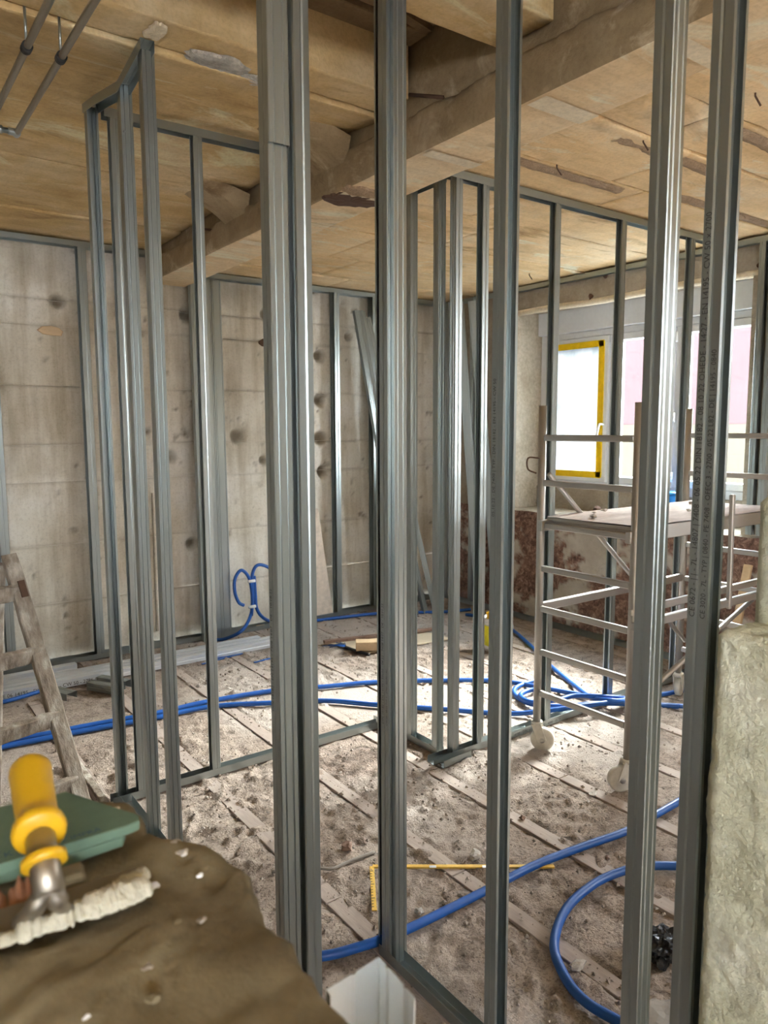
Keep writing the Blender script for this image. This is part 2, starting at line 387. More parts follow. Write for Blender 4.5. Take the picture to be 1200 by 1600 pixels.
# ------------------------------------------------------------------ structure: floor
BX = [0.35+0.43*i for i in range(-1, 10)]            # floor battens
XW, YB = 4.45, 5.20                                   # inner faces of window wall and back wall
def floor_disp(x, y):
    rough = fbm(x, y, 0.9, 3, 40); k = np.clip((rough-0.42)*5, 0.12, 1)
    d = (fbm(x, y, 14, 4, 11, 0.68)-0.5)*0.030*k + (fbm(x, y, 2.0, 3, 21)-0.5)*0.012
    d += np.clip(fbm(x, y, 26, 3, 31, 0.7)-0.52, 0, 1)*0.055*k
    for bx in BX:
        t = np.abs(x-bx); s = np.clip((0.045-t)/0.012, 0, 1)
        d = d*(1-s) + s*(-0.006+0.075*np.clip(fbm(x, y, 11, 4, 61, 0.65)-0.50, 0, 1))
    return d - 0.004
xs = np.unique(np.concatenate([lin(-2.0, 0.3, 0.15), lin(0.3, 4.45, 0.0125)]))
ys = np.unique(np.concatenate([lin(-2.5, 0.9, 0.15), lin(0.9, 5.2, 0.0125)]))
floor = struct(grid('floor', (0, 0, 0), (1, 0, 0), (0, 1, 0), xs, ys, floor_disp, M['floor'],
    attr=lambda x, y: np.clip((fbm(x, y, 1.7, 3, 51)-0.52)*4, 0, 0.75)))
for bx in BX[1:]:
    y = -0.6 + random.random()*0.5
    while y < 5.15:
        L = 0.9+random.random()*0.8; y2 = min(y+L, 5.18)
        if bx < XW-0.05:
            o = box('floor_batten', bx-0.031, bx+0.031, y, y2-0.006, -0.02, 0.0005+random.random()*0.002, M['batten'], floor, 0.0015)
            o.rotation_euler = (0, 0, 0)
        y = y2
# rubble chips: nobody could count them
def chips():
    V, Fc = [], []
    n = 11000
    base = np.array([(1, 0, 0), (-1, 0, 0), (0, 1, 0), (0, -1, 0), (0, 0, 1), (0, 0, -1)], float)
    tri = [(0, 2, 4), (2, 1, 4), (1, 3, 4), (3, 0, 4), (2, 0, 5), (1, 2, 5), (3, 1, 5), (0, 3, 5)]
    k = 0
    r2 = np.random.default_rng(3)
    while k < n:
        x, y = r2.uniform(0.4, 4.3), r2.uniform(1.0, 5.1)
        dens = float(fbm(np.array([x]), np.array([y]), 0.9, 3, 40)[0])
        if r2.random() > np.clip((dens-0.35)*4, 0.08, 1): continue
        s = 0.0025 + 0.0095*r2.random()**4
        p = base*r2.uniform(0.6, 1.3, (6, 1))*s*np.array([1, r2.uniform(0.6, 1), r2.uniform(0.35, 0.8)])
        a = r2.uniform(0, 6.28); c, sn = math.cos(a), math.sin(a)
        q = np.stack([p[:, 0]*c-p[:, 1]*sn+x, p[:, 0]*sn+p[:, 1]*c+y, p[:, 2]+0.002+s*0.3], -1)
        o = len(V); V.extend(q.tolist()); Fc.extend([(o+a_, o+b_, o+c_) for a_, b_, c_ in tri]); k += 1
    o = mesh('rubble_chips', V, Fc, M['dust']); o['kind'] = 'stuff'
    tag(o, 'loose gravel and plaster crumbs scattered over the dusty floor', 'rubble')
chips()

# ------------------------------------------------------------------ structure: ceiling
ZL, ZR, ZB = 2.765, 2.66, 2.55
ceiling = struct(box('ceiling', -2.1, 4.9, -2.6, 5.3, 3.02, 3.12, M['recess']))
def plank(name, x0, x1, y0, y1, z0, z1, zt, mat, seed, amp=0.006, parent=ceiling, step=0.05):
    """ceiling piece with a slightly uneven underside (z0 at y0, z1 at y1) and closed sides"""
    us = lin(0, x1-x0, step); n_ = max(4, int((y1-y0)/0.04)); vs = np.unique(np.concatenate([[0, 0.006, 0.012], np.linspace(0.02, y1-y0-0.02, n_), [y1-y0-0.012, y1-y0-0.006, y1-y0]]))
    def d(u, v):
        t = v/(y1-y0); e = np.minimum(v, (y1-y0)-v); edge = np.clip(1-e/0.009, 0, 1)
        r = (fbm(u+seed, v, 2.2, 3, seed)-0.5)*1.4*amp + (fbm(u+seed, v+3, 14, 3, seed+9)-0.5)*amp*0.5
        chip = np.clip(fbm(u+seed, v, 13, 4, seed+5, 0.65)-0.52, 0, 1)*0.05*edge
        return -(z0+(z1-z0)*t + r + chip + edge*0.003) + 0.0
    o = grid(name, (x0, y0, 0), (1, 0, 0), (0, 1, 0), us, vs, d, mat, parent, N=(0, 0, -1))
    # sides
    me = o.data; bm = bmesh.new(); bm.from_mesh(me)
    be = [e for e in bm.edges if e.is_boundary]
    r = bmesh.ops.extrude_edge_only(bm, edges=be)
    for v in r['geom']:
        if isinstance(v, bmesh.types.BMVert): v.co.z = zt
    for f in bm.faces: f.smooth = len(f.verts) == 4 and abs(f.normal.z) > 0.5
    bm.to_mesh(me); bm.free(); return o
XB0, XB1 = 1.77, 2.05
# left field: long slabs running along X, joints between them
LEFT = [(4.60, 5.25, 2.755, 2.755), (3.79, 4.592, 2.775, 2.765), (2.85, 3.782, 2.80, 2.775), (2.462, 2.842, 2.745, 2.785), (2.30, 2.455, 2.765, 2.76)]
for i, (y0, y1, za, zb) in enumerate(LEFT):
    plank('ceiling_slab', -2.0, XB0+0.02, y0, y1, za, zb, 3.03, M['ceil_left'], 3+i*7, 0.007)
plank('ceiling_rib', -2.0, XB0+0.02, 1.60, 1.84, 2.75, 2.76, 3.03, M['ceil_left'], 61, 0.007)
plank('ceiling_rib', -2.0, XB0+0.02, 0.75, 1.15, 2.76, 2.76, 3.03, M['ceil_left'], 71, 0.007)
plank('ceiling_slab', -2.0, XB0+0.02, -2.5, 0.45, 2.76, 2.76, 3.03, M['ceil_left'], 81, 0.007, step=0.2)
y = 1.845
while y < 2.29:
    o = box('recess_board', -2.0, XB0+0.02, y, y+0.105, 2.955+random.uniform(-0.012, 0.012), 3.03, M['recess'], ceiling, 0.003); y += 0.113
y = 1.155
while y < 1.55:
    o = box('recess_board', -2.0, XB0+0.02, y, y+0.105, 2.955+random.uniform(-0.012, 0.012), 3.03, M['recess'], ceiling, 0.003); y += 0.113
bar('recess_lath', (0.9, 1.97, 2.945), (XB0, 2.16, 2.945), 0.035, 0.02, M['recess'], ceiling)
# right field
RIGHT = [-2.5, -0.9, 0.1, 0.62, 1.05, 1.54, 1.83, 2.245, 2.62, 3.02, 3.62, 4.25, 4.8, 5.25]
for i in range(len(RIGHT)-1):
    y0, y1 = RIGHT[i], RIGHT[i+1]-0.010
    split = 2.62+0.55*((i*37) % 5)/4
    dz = [0, 0.004, -0.003, 0.005][i % 4]
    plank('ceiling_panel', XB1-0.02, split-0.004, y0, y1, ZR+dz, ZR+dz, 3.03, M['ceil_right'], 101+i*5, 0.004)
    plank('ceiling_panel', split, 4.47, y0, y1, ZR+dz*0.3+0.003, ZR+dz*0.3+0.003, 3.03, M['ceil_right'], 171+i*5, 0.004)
# rough mortar bands along some joints
for (xa, xb, yc) in [(2.10, 3.05, 2.30), (3.25, 4.40, 2.19), (2.75, 4.42, 1.60), (2.9, 4.3, 1.12), (2.5, 3.3, 1.90)]:
    us = lin(0, xb-xa, 0.025); vs = lin(-0.035, 0.035, 0.01)
    o = grid('mortar_band', (xa, yc, ZR+0.004), (1, 0, 0), (0, 1, 0), us, vs,
             lambda u, v: 0.012*np.clip(1.2-np.abs(v)/0.035+(fbm(u+xa, v, 20, 3, 5)-0.5)*1.4, 0, 1)+0.003*fbm(u, v, 60, 2, 8), M['mortar'], ceiling, N=(0, 0, -1))
# main beam along Y with a sloping ledge on its left face
def beam():
    prof = [(XB1, ZR+0.05), (XB1, ZB+0.006), (XB1-0.012, ZB), (XB0+0.012, ZB), (XB0, ZB+0.012), (XB0-0.004, 2.68), (XB0+0.004, 2.694), (XB0+0.040, 2.700), (XB0+0.046, 2.74), (XB0+0.040, 2.83), (XB0+0.05, 2.90), (XB0+0.05, 3.03), (XB1, 3.03)]
    n = len(prof); ysb = np.concatenate([lin(-2.5, 0.9, 0.2), lin(0.92, 5.25, 0.02)]); V, Fc = [], []
    P = np.array(prof)
    # refine profile
    R = []
    for i in range(n):
        a, b = P[i], P[(i+1) % n]; k = max(1, int(np.linalg.norm(b-a)/0.02))
        for j in range(k): R.append(a+(b-a)*j/k)
    R = np.array(R); n = len(R)
    for y in ysb:
        s = np.arange(n)*0.02; yy = np.full(n, y)
        d = (fbm(s, yy, 3.5, 4, 201)-0.5)*0.008 + (fbm(s, yy, 12, 3, 211)-0.5)*0.007
        led = ((R[:, 1] > 2.66) & (R[:, 1] < 2.705) & (R[:, 0] < XB0+0.06)).astype(float)
        d = d - led*np.clip(fbm(s*0+0.5, yy, 7, 4, 233, 0.65)-0.45, 0, 1)*0.09
        c = np.array([(XB0+XB1)/2, 2.7]); dirs = (R-c)/np.linalg.norm(R-c, axis=1)[:, None]
        low = (R[:, 1] < 2.57).astype(float)*0.45
        q = R + dirs*(d*(1-low))[:, None]
        # broken corner near y=2.8 and y=1.3
        for i in range(n): V.append((q[i, 0], y, q[i, 1]))
    for j in range(len(ysb)-1):
        for i in range(n):
            a = j*n+i; b = j*n+(i+1) % n; Fc.append((a, a+n, b+n, b))
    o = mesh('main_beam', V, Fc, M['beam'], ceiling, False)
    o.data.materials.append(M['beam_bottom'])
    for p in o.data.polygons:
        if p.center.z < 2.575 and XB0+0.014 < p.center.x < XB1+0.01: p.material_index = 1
        p.use_smooth = True
beam()
# haunches where slab joints meet the beam
for yh in (2.86, 3.80):
    us = lin(0, 0.36, 0.03); vs = lin(-0.16, 0.16, 0.04)
    def hz_(u, v):
        k = np.clip(u/0.36, 0, 1); e = np.sqrt(np.clip(1-(np.abs(v)/0.165)**2, 0, 1))
        return (0.13*k**2.2)*np.clip(e*1.5, 0, 1) - 0.045*(1-np.clip(k*2.2, 0, 1)) - 0.05*(1-np.clip(e*2.5, 0, 1)) + (fbm(u+yh, v, 9, 3, 12)-0.5)*0.014*e
    grid('beam_haunch', (1.42, yh-0.03, 2.775), (1, 0, 0), (0, 1, 0), us, vs, hz_, M['beam'], ceiling, N=(0, 0, -1))
# pale paint strips across the beam bottom and lime patches
for (ya, yb) in [(1.18, 1.24), (1.62, 1.70), (2.16, 2.22), (2.72, 2.79), (3.72, 3.79)]:
    us = lin(XB0+0.02, XB1-0.012, 0.02); vs = lin(ya, yb, 0.012)
    grid('pale_strip', (0, 0, ZB-0.0035), (1, 0, 0), (0, 1, 0), us, vs, lambda u, v: 0.0012+0.002*fbm(u, v, 20, 2, 3), M['patch'], ceiling, N=(0, 0, -1))
def blob(name, c, rx, ry, mat, parent, seed, N=(0, 0, -1), h=0.006, U=(1, 0, 0), V=(0, 1, 0), n=28):
    """irregular thin patch"""
    r3 = np.random.default_rng(seed); ang = np.linspace(0, 2*np.pi, n, endpoint=False)
    rr = 1+0.45*(fbm(np.cos(ang)*1.3+seed, np.sin(ang)*1.3, 1.6, 3, seed)-0.5)*2
    O = Vector(c); U, V, N = Vector(U), Vector(V), Vector(N)
    Vt = [O+N*h]; 
    for s, hh in ((0.55, h*0.9), (0.92, h*0.6), (1.0, -0.004)):
        for a, q in zip(ang, rr): Vt.append(O+U*(math.cos(a)*rx*q*s)+V*(math.sin(a)*ry*q*s)+N*(hh*(0.7+0.6*r3.random() if hh > 0 else 1)))
    Fc = [(0, 1+i, 1+(i+1) % n) for i in range(n)]
    for k in range(2):
        for i in range(n):
            a = 1+k*n+i; b = 1+k*n+(i+1) % n; Fc.append((a, a+n, b+n, b))
    return mesh(name, Vt, Fc, mat, parent)
blob('plaster_patch', (1.10, 2.43, 2.757), 0.115, 0.055, M['grey_patch'], ceiling, 4, h=0.010)
blob('plaster_patch', (1.29, 2.475, 2.757), 0.10, 0.03, M['grey_patch'], ceiling, 9, h=0.010)
blob('plaster_patch', (0.86, 2.36, 2.757), 0.03, 0.06, M['patch'], ceiling, 14, h=0.005)
blob('hollow_shade_patch', (1.88, 2.83, 2.549), 0.13, 0.10, M['rust'], ceiling, 5, h=0.008)  # raised dark patch; the shade of a broken hollow is in its colour
blob('plaster_patch', (1.86, 2.70, 2.548), 0.10, 0.05, M['mortar'], ceiling, 8, h=0.014)
for k, (px, py, z) in enumerate([(870, 262, 2.65), (612, 155, 2.8), (1005, 222, 2.65), (1180, 150, 2.65), (827, 430, 2.65)]):
    p = G(px, py, z)
    tube('rusty_nail', [p+Vector((0, 0, 0.04)), p, p+Vector((0.02, -0.01, -0.03))], 0.0035, M['rust'], ceiling, 6)
p = PX(690, 150, XB0)
tube('iron_rod', [PX(640, 148, 1.80), PX(692, 152, 1.76)], 0.007, M['rust'], ceiling, 6)
tube('iron_rod', [PX(312, 357, 1.80), PX(336, 360, 1.78)], 0.007, M['rust'], ceiling, 6)

# ------------------------------------------------------------------ structure: walls
wall_back = struct(box('wall_back', -2.1, 4.95, 5.27, 5.45, 0, 3.1, M['wall']))
CR = [0.0, 0.40, 0.79, 1.21, 1.45, 1.83, 2.21, 2.38, 2.80]
holes = [(3.15, 2.13, .05), (3.145, 1.78, .05), (3.14, 1.47, .055), (3.165, 1.20, .05), (4.05, 2.13, .05), (4.05, 1.77, .045), (4.05, 1.46, .05), (4.05, 1.10, .05), (2.63, 1.31, .035), (2.03, 0.71, .045),
         (2.42, 1.5, .06), (1.18, 2.375, .045), (2.05, 2.36, .05), (2.68, 2.42, .05), (1.88, 1.35, .05), (1.73, 1.53, .025), (3.42, 2.30, .03), (0.80, 2.2, .02)]
for i in range(len(CR)-1):
    z0, z1 = CR[i]+0.0015, CR[i+1]-0.0015
    us = lin(-2.0, 4.46, 0.03) if False else np.concatenate([lin(-2.0, 0.6, 0.2), lin(0.63, 4.46, 0.02)])
    vs = lin(0, z1-z0, 0.02)
    def dd(u, v, z0=z0, z1=z1, i=i):
        e = np.minimum(v, (z1-z0)-v); r = (fbm(u, v+z0, 2.5, 4, 300+i)-0.5)*0.012 - np.clip(1-e/0.010, 0, 1)*0.004
        r += -np.clip(fbm(u, v+z0, 16, 4, 320)-0.73, 0, 1)*0.12
        for (hx, hz, hr) in holes:
            dist = np.hypot(u-hx, v+z0-hz)/hr; r -= np.clip(1.2-dist, 0, 0.5)*0.11
        return r
    def mk(u, v, z0=z0, z1=z1):
        e = np.minimum(v, (z1-z0)-v); r = np.clip(1-e/0.009, 0, 1)*0.5*np.clip(fbm(u+i*3.1, v*0+z0, 2, 3, 77)*3-1.2, 0.0, 1)
        for (hx, hz, hr) in holes:
            an = fbm(u, v+z0, 20, 2, 91)
            r = np.maximum(r, np.clip(2.2-1.5*np.hypot(u-hx, v+z0-hz)/hr-an*0.8, 0, 1)*1.0)  # shade inside the holes painted into the mask
        r = np.maximum(r, np.clip(fbm(u, v+z0, 16, 4, 320)-0.73, 0, 1)*8)
        # rough upper band and darker stripe near the floor
        r = np.maximum(r, np.clip((v+z0-2.40)*3, 0, 0.42)*fbm(u, v+z0, 8, 3, 17)*1.2)
        r = np.maximum(r, np.clip(0.16-(v+z0), 0, 0.1)*4*fbm(u, v+z0, 10, 3, 18))
        return np.clip(r, 0, 1)
    grid('concrete_course', (0, 5.2, z0), (1, 0, 0), (0, 0, 1), us, vs, dd, M['wall'], wall_back, N=(0, -1, 0), attr=mk)
p = PY(80, 517, 5.19)
blob('tape_scrap', (p.x, 5.192, p.z), 0.075, 0.035, M['wood_new'], wall_back, 22, N=(0, -1, 0), U=(1, 0, 0), V=(0, 0, 1), h=0.004, n=8)
blob('plaster_patch', (2.66, 5.19, 2.2), 0.05, 0.03, M['rust'], wall_back, 23, N=(0, -1, 0), V=(0, 0, 1), h=0.004)
# side shaft boards marks
for k in range(5):
    x = 1.60+k*0.035
    mesh('form_mark', [(x, 5.185, 0.1), (x+0.012, 5.185, 0.1), (x+0.010, 5.185, 1.0+0.1*(k % 3)), (x+0.002, 5.185, 1.0+0.1*(k % 3)),
                       (x, 5.2, 0.1), (x+0.012, 5.2, 0.1), (x+0.010, 5.2, 1.0+0.1*(k % 3)), (x+0.002, 5.2, 1.0+0.1*(k % 3))],
         [(0, 1, 2, 3), (0, 4, 5, 1), (1, 5, 6, 2), (2, 6, 7, 3), (3, 7, 4, 0)], M['brown_plaster'], wall_back)

# window wall: pier, parapet, lintel, second opening to the right
wall_window = struct(box('wall_window', 4.465, 4.86, 4.30, 5.30, 0, 3.1, M['reveal']))
def part_box(name, x0, x1, y0, y1, z0, z1, mat): return box(name, x0, x1, y0, y1, z0, z1, mat, wall_window)
part_box('parapet_core', 4.47, 4.86, -2.6, 4.30, 0, 0.88, M['brown_plaster'])
part_box('parapet_upstand', 4.72, 4.86, -2.6, 4.30, 0.88, 1.065, M['brown_plaster'])
part_box('lintel', 4.45, 4.86, -2.6, 4.30, 2.475, 3.1, M['brown_plaster'])
part_box('pier', 4.45, 4.86, -0.1, 2.375, 0.88, 2.475, M['reveal'])
part_box('pier', 4.45, 4.86, -2.6, -1.0, 0.88, 2.475, M['reveal'])
# brick rubble skin below the sill and around the pier
def skin_mask(u, v):
    e = fbm(u+v*0.4, v, 2.9, 6, 437, 0.62)-0.09*np.clip((v-0.70)/0.15, 0, 1); t = 0.535
    return np.clip((e-t)*22, 0, 1)
grid('broken_brick_skin', (4.45, 0, 0), (0, 1, 0), (0, 0, 1), lin(-1.0, 5.2, 0.0155), lin(0, 0.885, 0.0155),
     lambda u, v: (fbm(u, v, 16, 4, 411, 0.6)-0.5)*0.035*(1-skin_mask(u, v))+skin_mask(u, v)*(0.004+0.006*fbm(u, v, 5, 3, 412)),
     M['rubble_wall'], wall_window, N=(-1, 0, 0), attr=skin_mask)
grid('parapet_ledge', (4.43, 0, 0.89), (1, 0, 0), (0, 1, 0), lin(0, 0.30, 0.02), lin(1.0, 4.3, 0.02),
     lambda u, v: (fbm(u, v, 9, 4, 420)-0.5)*0.02-np.clip(0.02-u, 0, 1)*0.6, M['reveal'], wall_window, N=(0, 0, 1))
grid('pier_plaster', (4.447, 4.30, 0.88), (0, 1, 0), (0, 0, 1), lin(0, 0.92, 0.025), lin(0, 1.9, 0.025),
     lambda u, v: (fbm(u, v, 4, 4, 431)-0.5)*0.015, M['brown_plaster'], wall_window, N=(-1, 0, 0))
grid('reveal_plaster', (4.45, 4.297, 0.88), (1, 0, 0), (0, 0, 1), lin(0, 0.34, 0.02), lin(0, 1.59, 0.02),
     lambda u, v: (fbm(u, v, 5, 4, 441)-0.5)*0.012, M['reveal'], wall_window, N=(0, -1, 0))
tube('plaster_bead', spline([(4.47, yy, 2.462+0.006*math.sin(yy*5)) for yy in np.linspace(1.0, 4.29, 14)], 4), 0.026, M['patch'], wall_window, 10)
for (px, py) in [(922, 463), (1187, 413), (945, 430)]:
    p = PX(px, py, 4.44)
    blob('rust_mark', (4.447, p.y, p.z), 0.02, 0.02, M['rust'], wall_window, int(px), N=(-1, 0, 0), U=(0, 1, 0), V=(0, 0, 1), h=0.006, n=10)

wall_left = struct(box('wall_left', -2.2, -2.0, -2.6, -0.5, 0, 3.1, M['wall']))
for a in [(-2.2, -2.0, -0.5, 5.4, 0, 3.1)]:
    box('masonry_block', *a, M['brown_plaster'], wall_left)  # unseen wall, coloured brown so the front studs reflect darker
wall_near = struct(box('wall_near', -2.2, -1.8, -2.7, -2.5, 0, 3.1, M['wall']))
for a in [(0.4, 4.9, -2.7, -2.5, 0, 3.1), (-1.8, 0.4, -2.7, -2.5, 0, 1.55), (-1.8, 0.4, -2.7, -2.5, 2.1, 3.1)]:  # leaves an unseen slot, added as fill light for the foreground
    box('masonry_block', *a, M['wall'], wall_near)

# street side seen through the panes
street = struct(box('street_ground', 4.95, 22, -14, 22, -3.2, -3.0, M['ground'])); street.name = 'floor_street'
fac = thing('neighbouring_building', 'pale pink and cream house across the street behind the right window pane', 'building', None, (15, 6, -3))
def fpart(name, x0, x1, y0, y1, z0, z1, mat): return box(name, x0-15, x1-15, y0-6, y1-6, z0+3, z1+3, mat, fac)
fpart('upper_wall', 14.0, 18, -8, 21, 1.6, 3.75, M['render']); fpart('lower_wall', 13.96, 18, -8, 21, -3, 1.6, M['render2'])
for yy in (-3, 0, 3, 5.9):
    fpart('facade_window', 13.95, 14.0, yy, yy+1.0, 2.2, 3.3, M['white'])

# ------------------------------------------------------------------ window
win = struct(thing('window_1', '', '', None)); del win['label']; del win['category']; win['kind'] = 'structure'
win['label'] = 'white three-part plastic window above the broken brick parapet'
XF = 4.775
def wb(name, y0, y1, z0, z1, xa=XF-0.03, xb=XF+0.05, mat=None, parent=win, bev=0.004):
    return box(name, xa, xb, y0, y1, z0, z1, mat or M['pvc'], parent, bev)
wb('shutter_box', 2.375, 4.297, 2.295, 2.48, 4.70, 4.85)
wb('frame_rail', 2.375, 4.297, 1.065, 1.125); wb('frame_rail', 2.375, 4.297, 2.245, 2.295)
for (a, b_) in [(4.235, 4.297), (3.573, 3.608), (3.02, 3.055), (2.375, 2.438)]: wb('frame_post', a, b_, 1.125, 2.245)
sashes = [(3.610, 4.233, True), (3.057, 3.571, False), (2.440, 3.018, False)]
for k, (a, b_, taped) in enumerate(sashes):
    s = wb('sash', a+0.002, b_-0.002, 1.127, 1.185, XF-0.045, XF+0.03)
    bm = bmesh.new()
    x0, x1 = XF-0.048, XF+0.03; cx, sx = (x0+x1)/2, x1-x0
    z0, z1, fw = 1.127, 2.243, 0.050
    for (c, sz) in [((cx, (a+b_)/2, z0+fw/2), (sx, b_-a-0.004, fw)), ((cx, (a+b_)/2, z1-fw/2), (sx, b_-a-0.004, fw)),
                    ((cx, a+0.002+fw/2, (z0+z1)/2), (sx, fw, z1-z0-2*fw)), ((cx, b_-0.002-fw/2, (z0+z1)/2), (sx, fw, z1-z0-2*fw))]:
        box_bm(bm, c, sz, None, 0.004)
    me = bpy.data.meshes.new('sash'); bmesh.ops.recalc_face_normals(bm, faces=bm.faces); bm.to_mesh(me); bm.free(); me.materials.append(M['pvc']); s.data = me
    ya, yb = a+0.052, b_-0.052
    if taped:
        g = grid('plastic_sheet', (XF-0.052, 0, 0), (0, 1, 0), (0, 0, 1), lin(ya-0.01, yb+0.01, 0.015), lin(z0+fw-0.01, z1-fw+0.01, 0.015),
                 lambda u, v: (fbm(u, v, 5, 4, 55)-0.5)*0.008, M['sheet'], s, N=(-1, 0, 0))
        for nm, (y0_, y1_, za, zb_) in (('t', (ya-0.012, yb+0.012, z1-fw-0.03, z1-fw+0.018)), ('b', (ya-0.012, yb+0.012, z0+fw-0.018, z0+fw+0.03)),
                                        ('l', (yb-0.03, yb+0.018, z0+fw-0.012, z1-fw+0.012)), ('r', (ya-0.018, ya+0.032, z0+fw-0.012, z1-fw+0.012))):
            t_ = box('tape_strip', XF-0.058, XF-0.0495, y0_, y1_, za, zb_, M['tape'], s, 0.0005); t_['label'] = 'yellow tape'
    else:
        box('pane', XF-0.008, XF-0.004, ya-0.008, yb+0.008, z0+fw-0.008, z1-fw+0.008, M['glass'], s)
    if k < 2:
        yh = a+0.03 if k == 0 else b_-0.03
        if k == 0:
            hb = tube('window_handle', spline([(XF-0.05, yh, 1.57), (XF-0.085, yh, 1.575), (XF-0.09, yh+0.01, 1.56), (XF-0.09, yh+0.03, 1.46)], 4), 0.009, M['white'], s, 8)
for zz in (1.20, 1.62, 2.17):
    tube('hinge', [(XF-0.06, 3.037, zz-0.035), (XF-0.06, 3.037, zz+0.035)], 0.010, M['white'], win, 8)
tube('hinge', [(XF-0.06, 2.436, 2.10), (XF-0.06, 2.436, 2.17)], 0.010, M['white'], win, 8)

# ------------------------------------------------------------------ metal stud partitions
cacheS = {}
def stud_line(w, f, o):
    """section line in (along, thickness): C open towards sign o, with stiffening grooves"""
    h = w/2; a0, a1 = o*f/2, -o*f/2; g = 0.0016; L = []
    s = -1
    for s in (-1, 1):
        seq = [(a0, s*(h-0.007)), (a0, s*h), (o*0.004, s*h), (0, s*(h-g)), (-o*0.004, s*h), (a1+o*0.0015, s*h), (a1, s*(h-0.0015))]
        web = [(a1, s*(h-0.009)), (a1+o*g*1.6, s*(h-0.0115)), (a1, s*(h-0.014))]
        L.append(seq+web)
    return L[0]+L[1][::-1]
def stud(parent, x, y, along, o, z0, z1, mat=None, w=0.041, f=0.037):
    key = (along, o, round(z1-z0, 4), w, f, mat)
    if key not in cacheS:
        A = Vector((1, 0, 0)) if along == 'X' else Vector((0, 1, 0)); T = Vector((0, 1, 0)) if along == 'X' else Vector((1, 0, 0))
        ob = sweep_open('stud', stud_line(w, f, o), (0, 0, 0), A, T, (0, 0, z1-z0), mat or M['steel'], parent)
        cacheS[key] = ob.data
    else:
        ob = link(bpy.data.objects.new('stud', cacheS[key]), parent)
    ob.location = Vector((x, y, z0)) - (parent.location if parent else Vector())
    return ob
def track(parent, name, P, Q, up, w=0.044, hgt=0.034, mat=None):
    P, Q = Vector(P), Vector(Q); d = (Q-P); s = Vector((-d.y, d.x, 0)).normalized(); n = Vector((0, 0, up))
    line = [(-w/2, hgt), (-w/2, 0.001), (-w/2+0.001, 0), (-0.010, 0), (-0.007, 0.0015), (0.007, 0.0015), (0.010, 0), (w/2-0.001, 0), (w/2, 0.001), (w/2, hgt)]
    return sweep_open(name, line, P-parent.location, s, n, d, mat or M['steel'], parent, 0.0008)
def text(parent, body, size, loc, X, Y, mat=None, name='printed_text'):
    """flat print: X = reading direction, Y = up of letters"""
    c = bpy.data.curves.new(name, 'FONT'); c.body = body; c.size = size; c.resolution_u = 2; c.materials.append(mat or M['ink'])
    X, Y = Vector(X).normalized(), Vector(Y).normalized(); Z = X.cross(Y)
    tmp = bpy.data.objects.new('tmp_text', c); COL.objects.link(tmp); bpy.context.view_layer.update()
    me = bpy.data.meshes.new_from_object(tmp.evaluated_get(bpy.context.evaluated_depsgraph_get()))
    bpy.data.objects.remove(tmp, do_unlink=True); bpy.data.curves.remove(c); me.name = name
    if not me.materials: me.materials.append(mat or M['ink'])
    o = bpy.data.objects.new(name, me); link(o, parent)
    L = Vector(loc) - (parent.location if parent else Vector())
    o.matrix_local = Matrix(((X.x, Y.x, Z.x, L.x), (X.y, Y.y, Z.y, L.y), (X.z, Y.z, Z.z, L.z), (0, 0, 0, 1)))
    return o

ZF = 0.004
# A: long frame parallel to the back wall, left half of the picture
pA = thing('partition_frame', 'bare steel stud frame parallel to back wall, left of the main beam', 'partition frame', None, (0.9, 3.03, 0))
track(pA, 'bottom_track', (0.80, 3.03, ZF), (2.16, 3.03, ZF), 1)
track(pA, 'top_track', (0.885, 3.03, 2.762), (1.765, 3.03, 2.774), -1)
for x, o in ((0.925, -1), (1.255, -1)): stud(pA, x, 3.03, 'X', o, ZF+0.002, 2.758)
# D: frame towards the viewer
pD = thing('partition_frame', 'short steel stud frame on the left with a kinked top track under the uneven ceiling', 'partition frame', None, (0.85, 2.7, 0))
track(pD, 'bottom_track', (0.85, 2.40, ZF), (0.85, 3.00, ZF), 1)
zt = [(3.09, 2.785), (2.93, 2.762), (2.655, 2.712), (2.41, 2.752)]
for (ya, za), (yb, zb_) in zip(zt[:-1], zt[1:]): track(pD, 'top_track', (0.85, yb, zb_), (0.85, ya, za), -1)
for y, o, z1 in ((3.055, -1, 2.775), (2.69, 1, 2.715), (2.46, 1, 2.735)): stud(pD, 0.862 if y < 3 else 0.85, y, 'Y', o, ZF+0.002, z1)
tube('screw', [(0.85-0.85, 2.672-2.7, 2.56), (0, 2.667-2.7, 2.56)], 0.004, M['steel'], pD, 8)
# second pair of studs of the same line, beyond a doorway gap
pE = thing('partition_frame', 'pair of ribbed steel studs standing close together beside the mortar ledge', 'partition frame', None, (0.78, 1.4, 0))
for (x, y, al, o) in ((0.7255, 1.365, 'Y', 1), (0.8395, 1.466, 'X', -1)):
    stud(pE, x, y, al, o, ZF+0.002, 2.742)
    if al == 'Y':
        track(pE, 'bottom_track', (x, y-0.12, ZF), (x, y+0.12, ZF), 1); track(pE, 'top_track', (x, y-0.12, 2.75), (x, y+0.12, 2.75), -1)
    else:
        track(pE, 'bottom_track', (x-0.07, y, ZF), (x+0.12, y, ZF), 1); track(pE, 'top_track', (x-0.07, y, 2.75), (x+0.12, y, 2.75), -1)
stud(pE, 0.7265, 1.360, 'Y', 1, 2.10, 2.742, None, 0.045, 0.041)
text(pE, 'DIN 18182 - EN 14195 - 7408 14:07 - DE - 10:18:22', 0.0125, (0.7040, 1.371, 0.95), (0, 0, 1), (0, 1, 0))
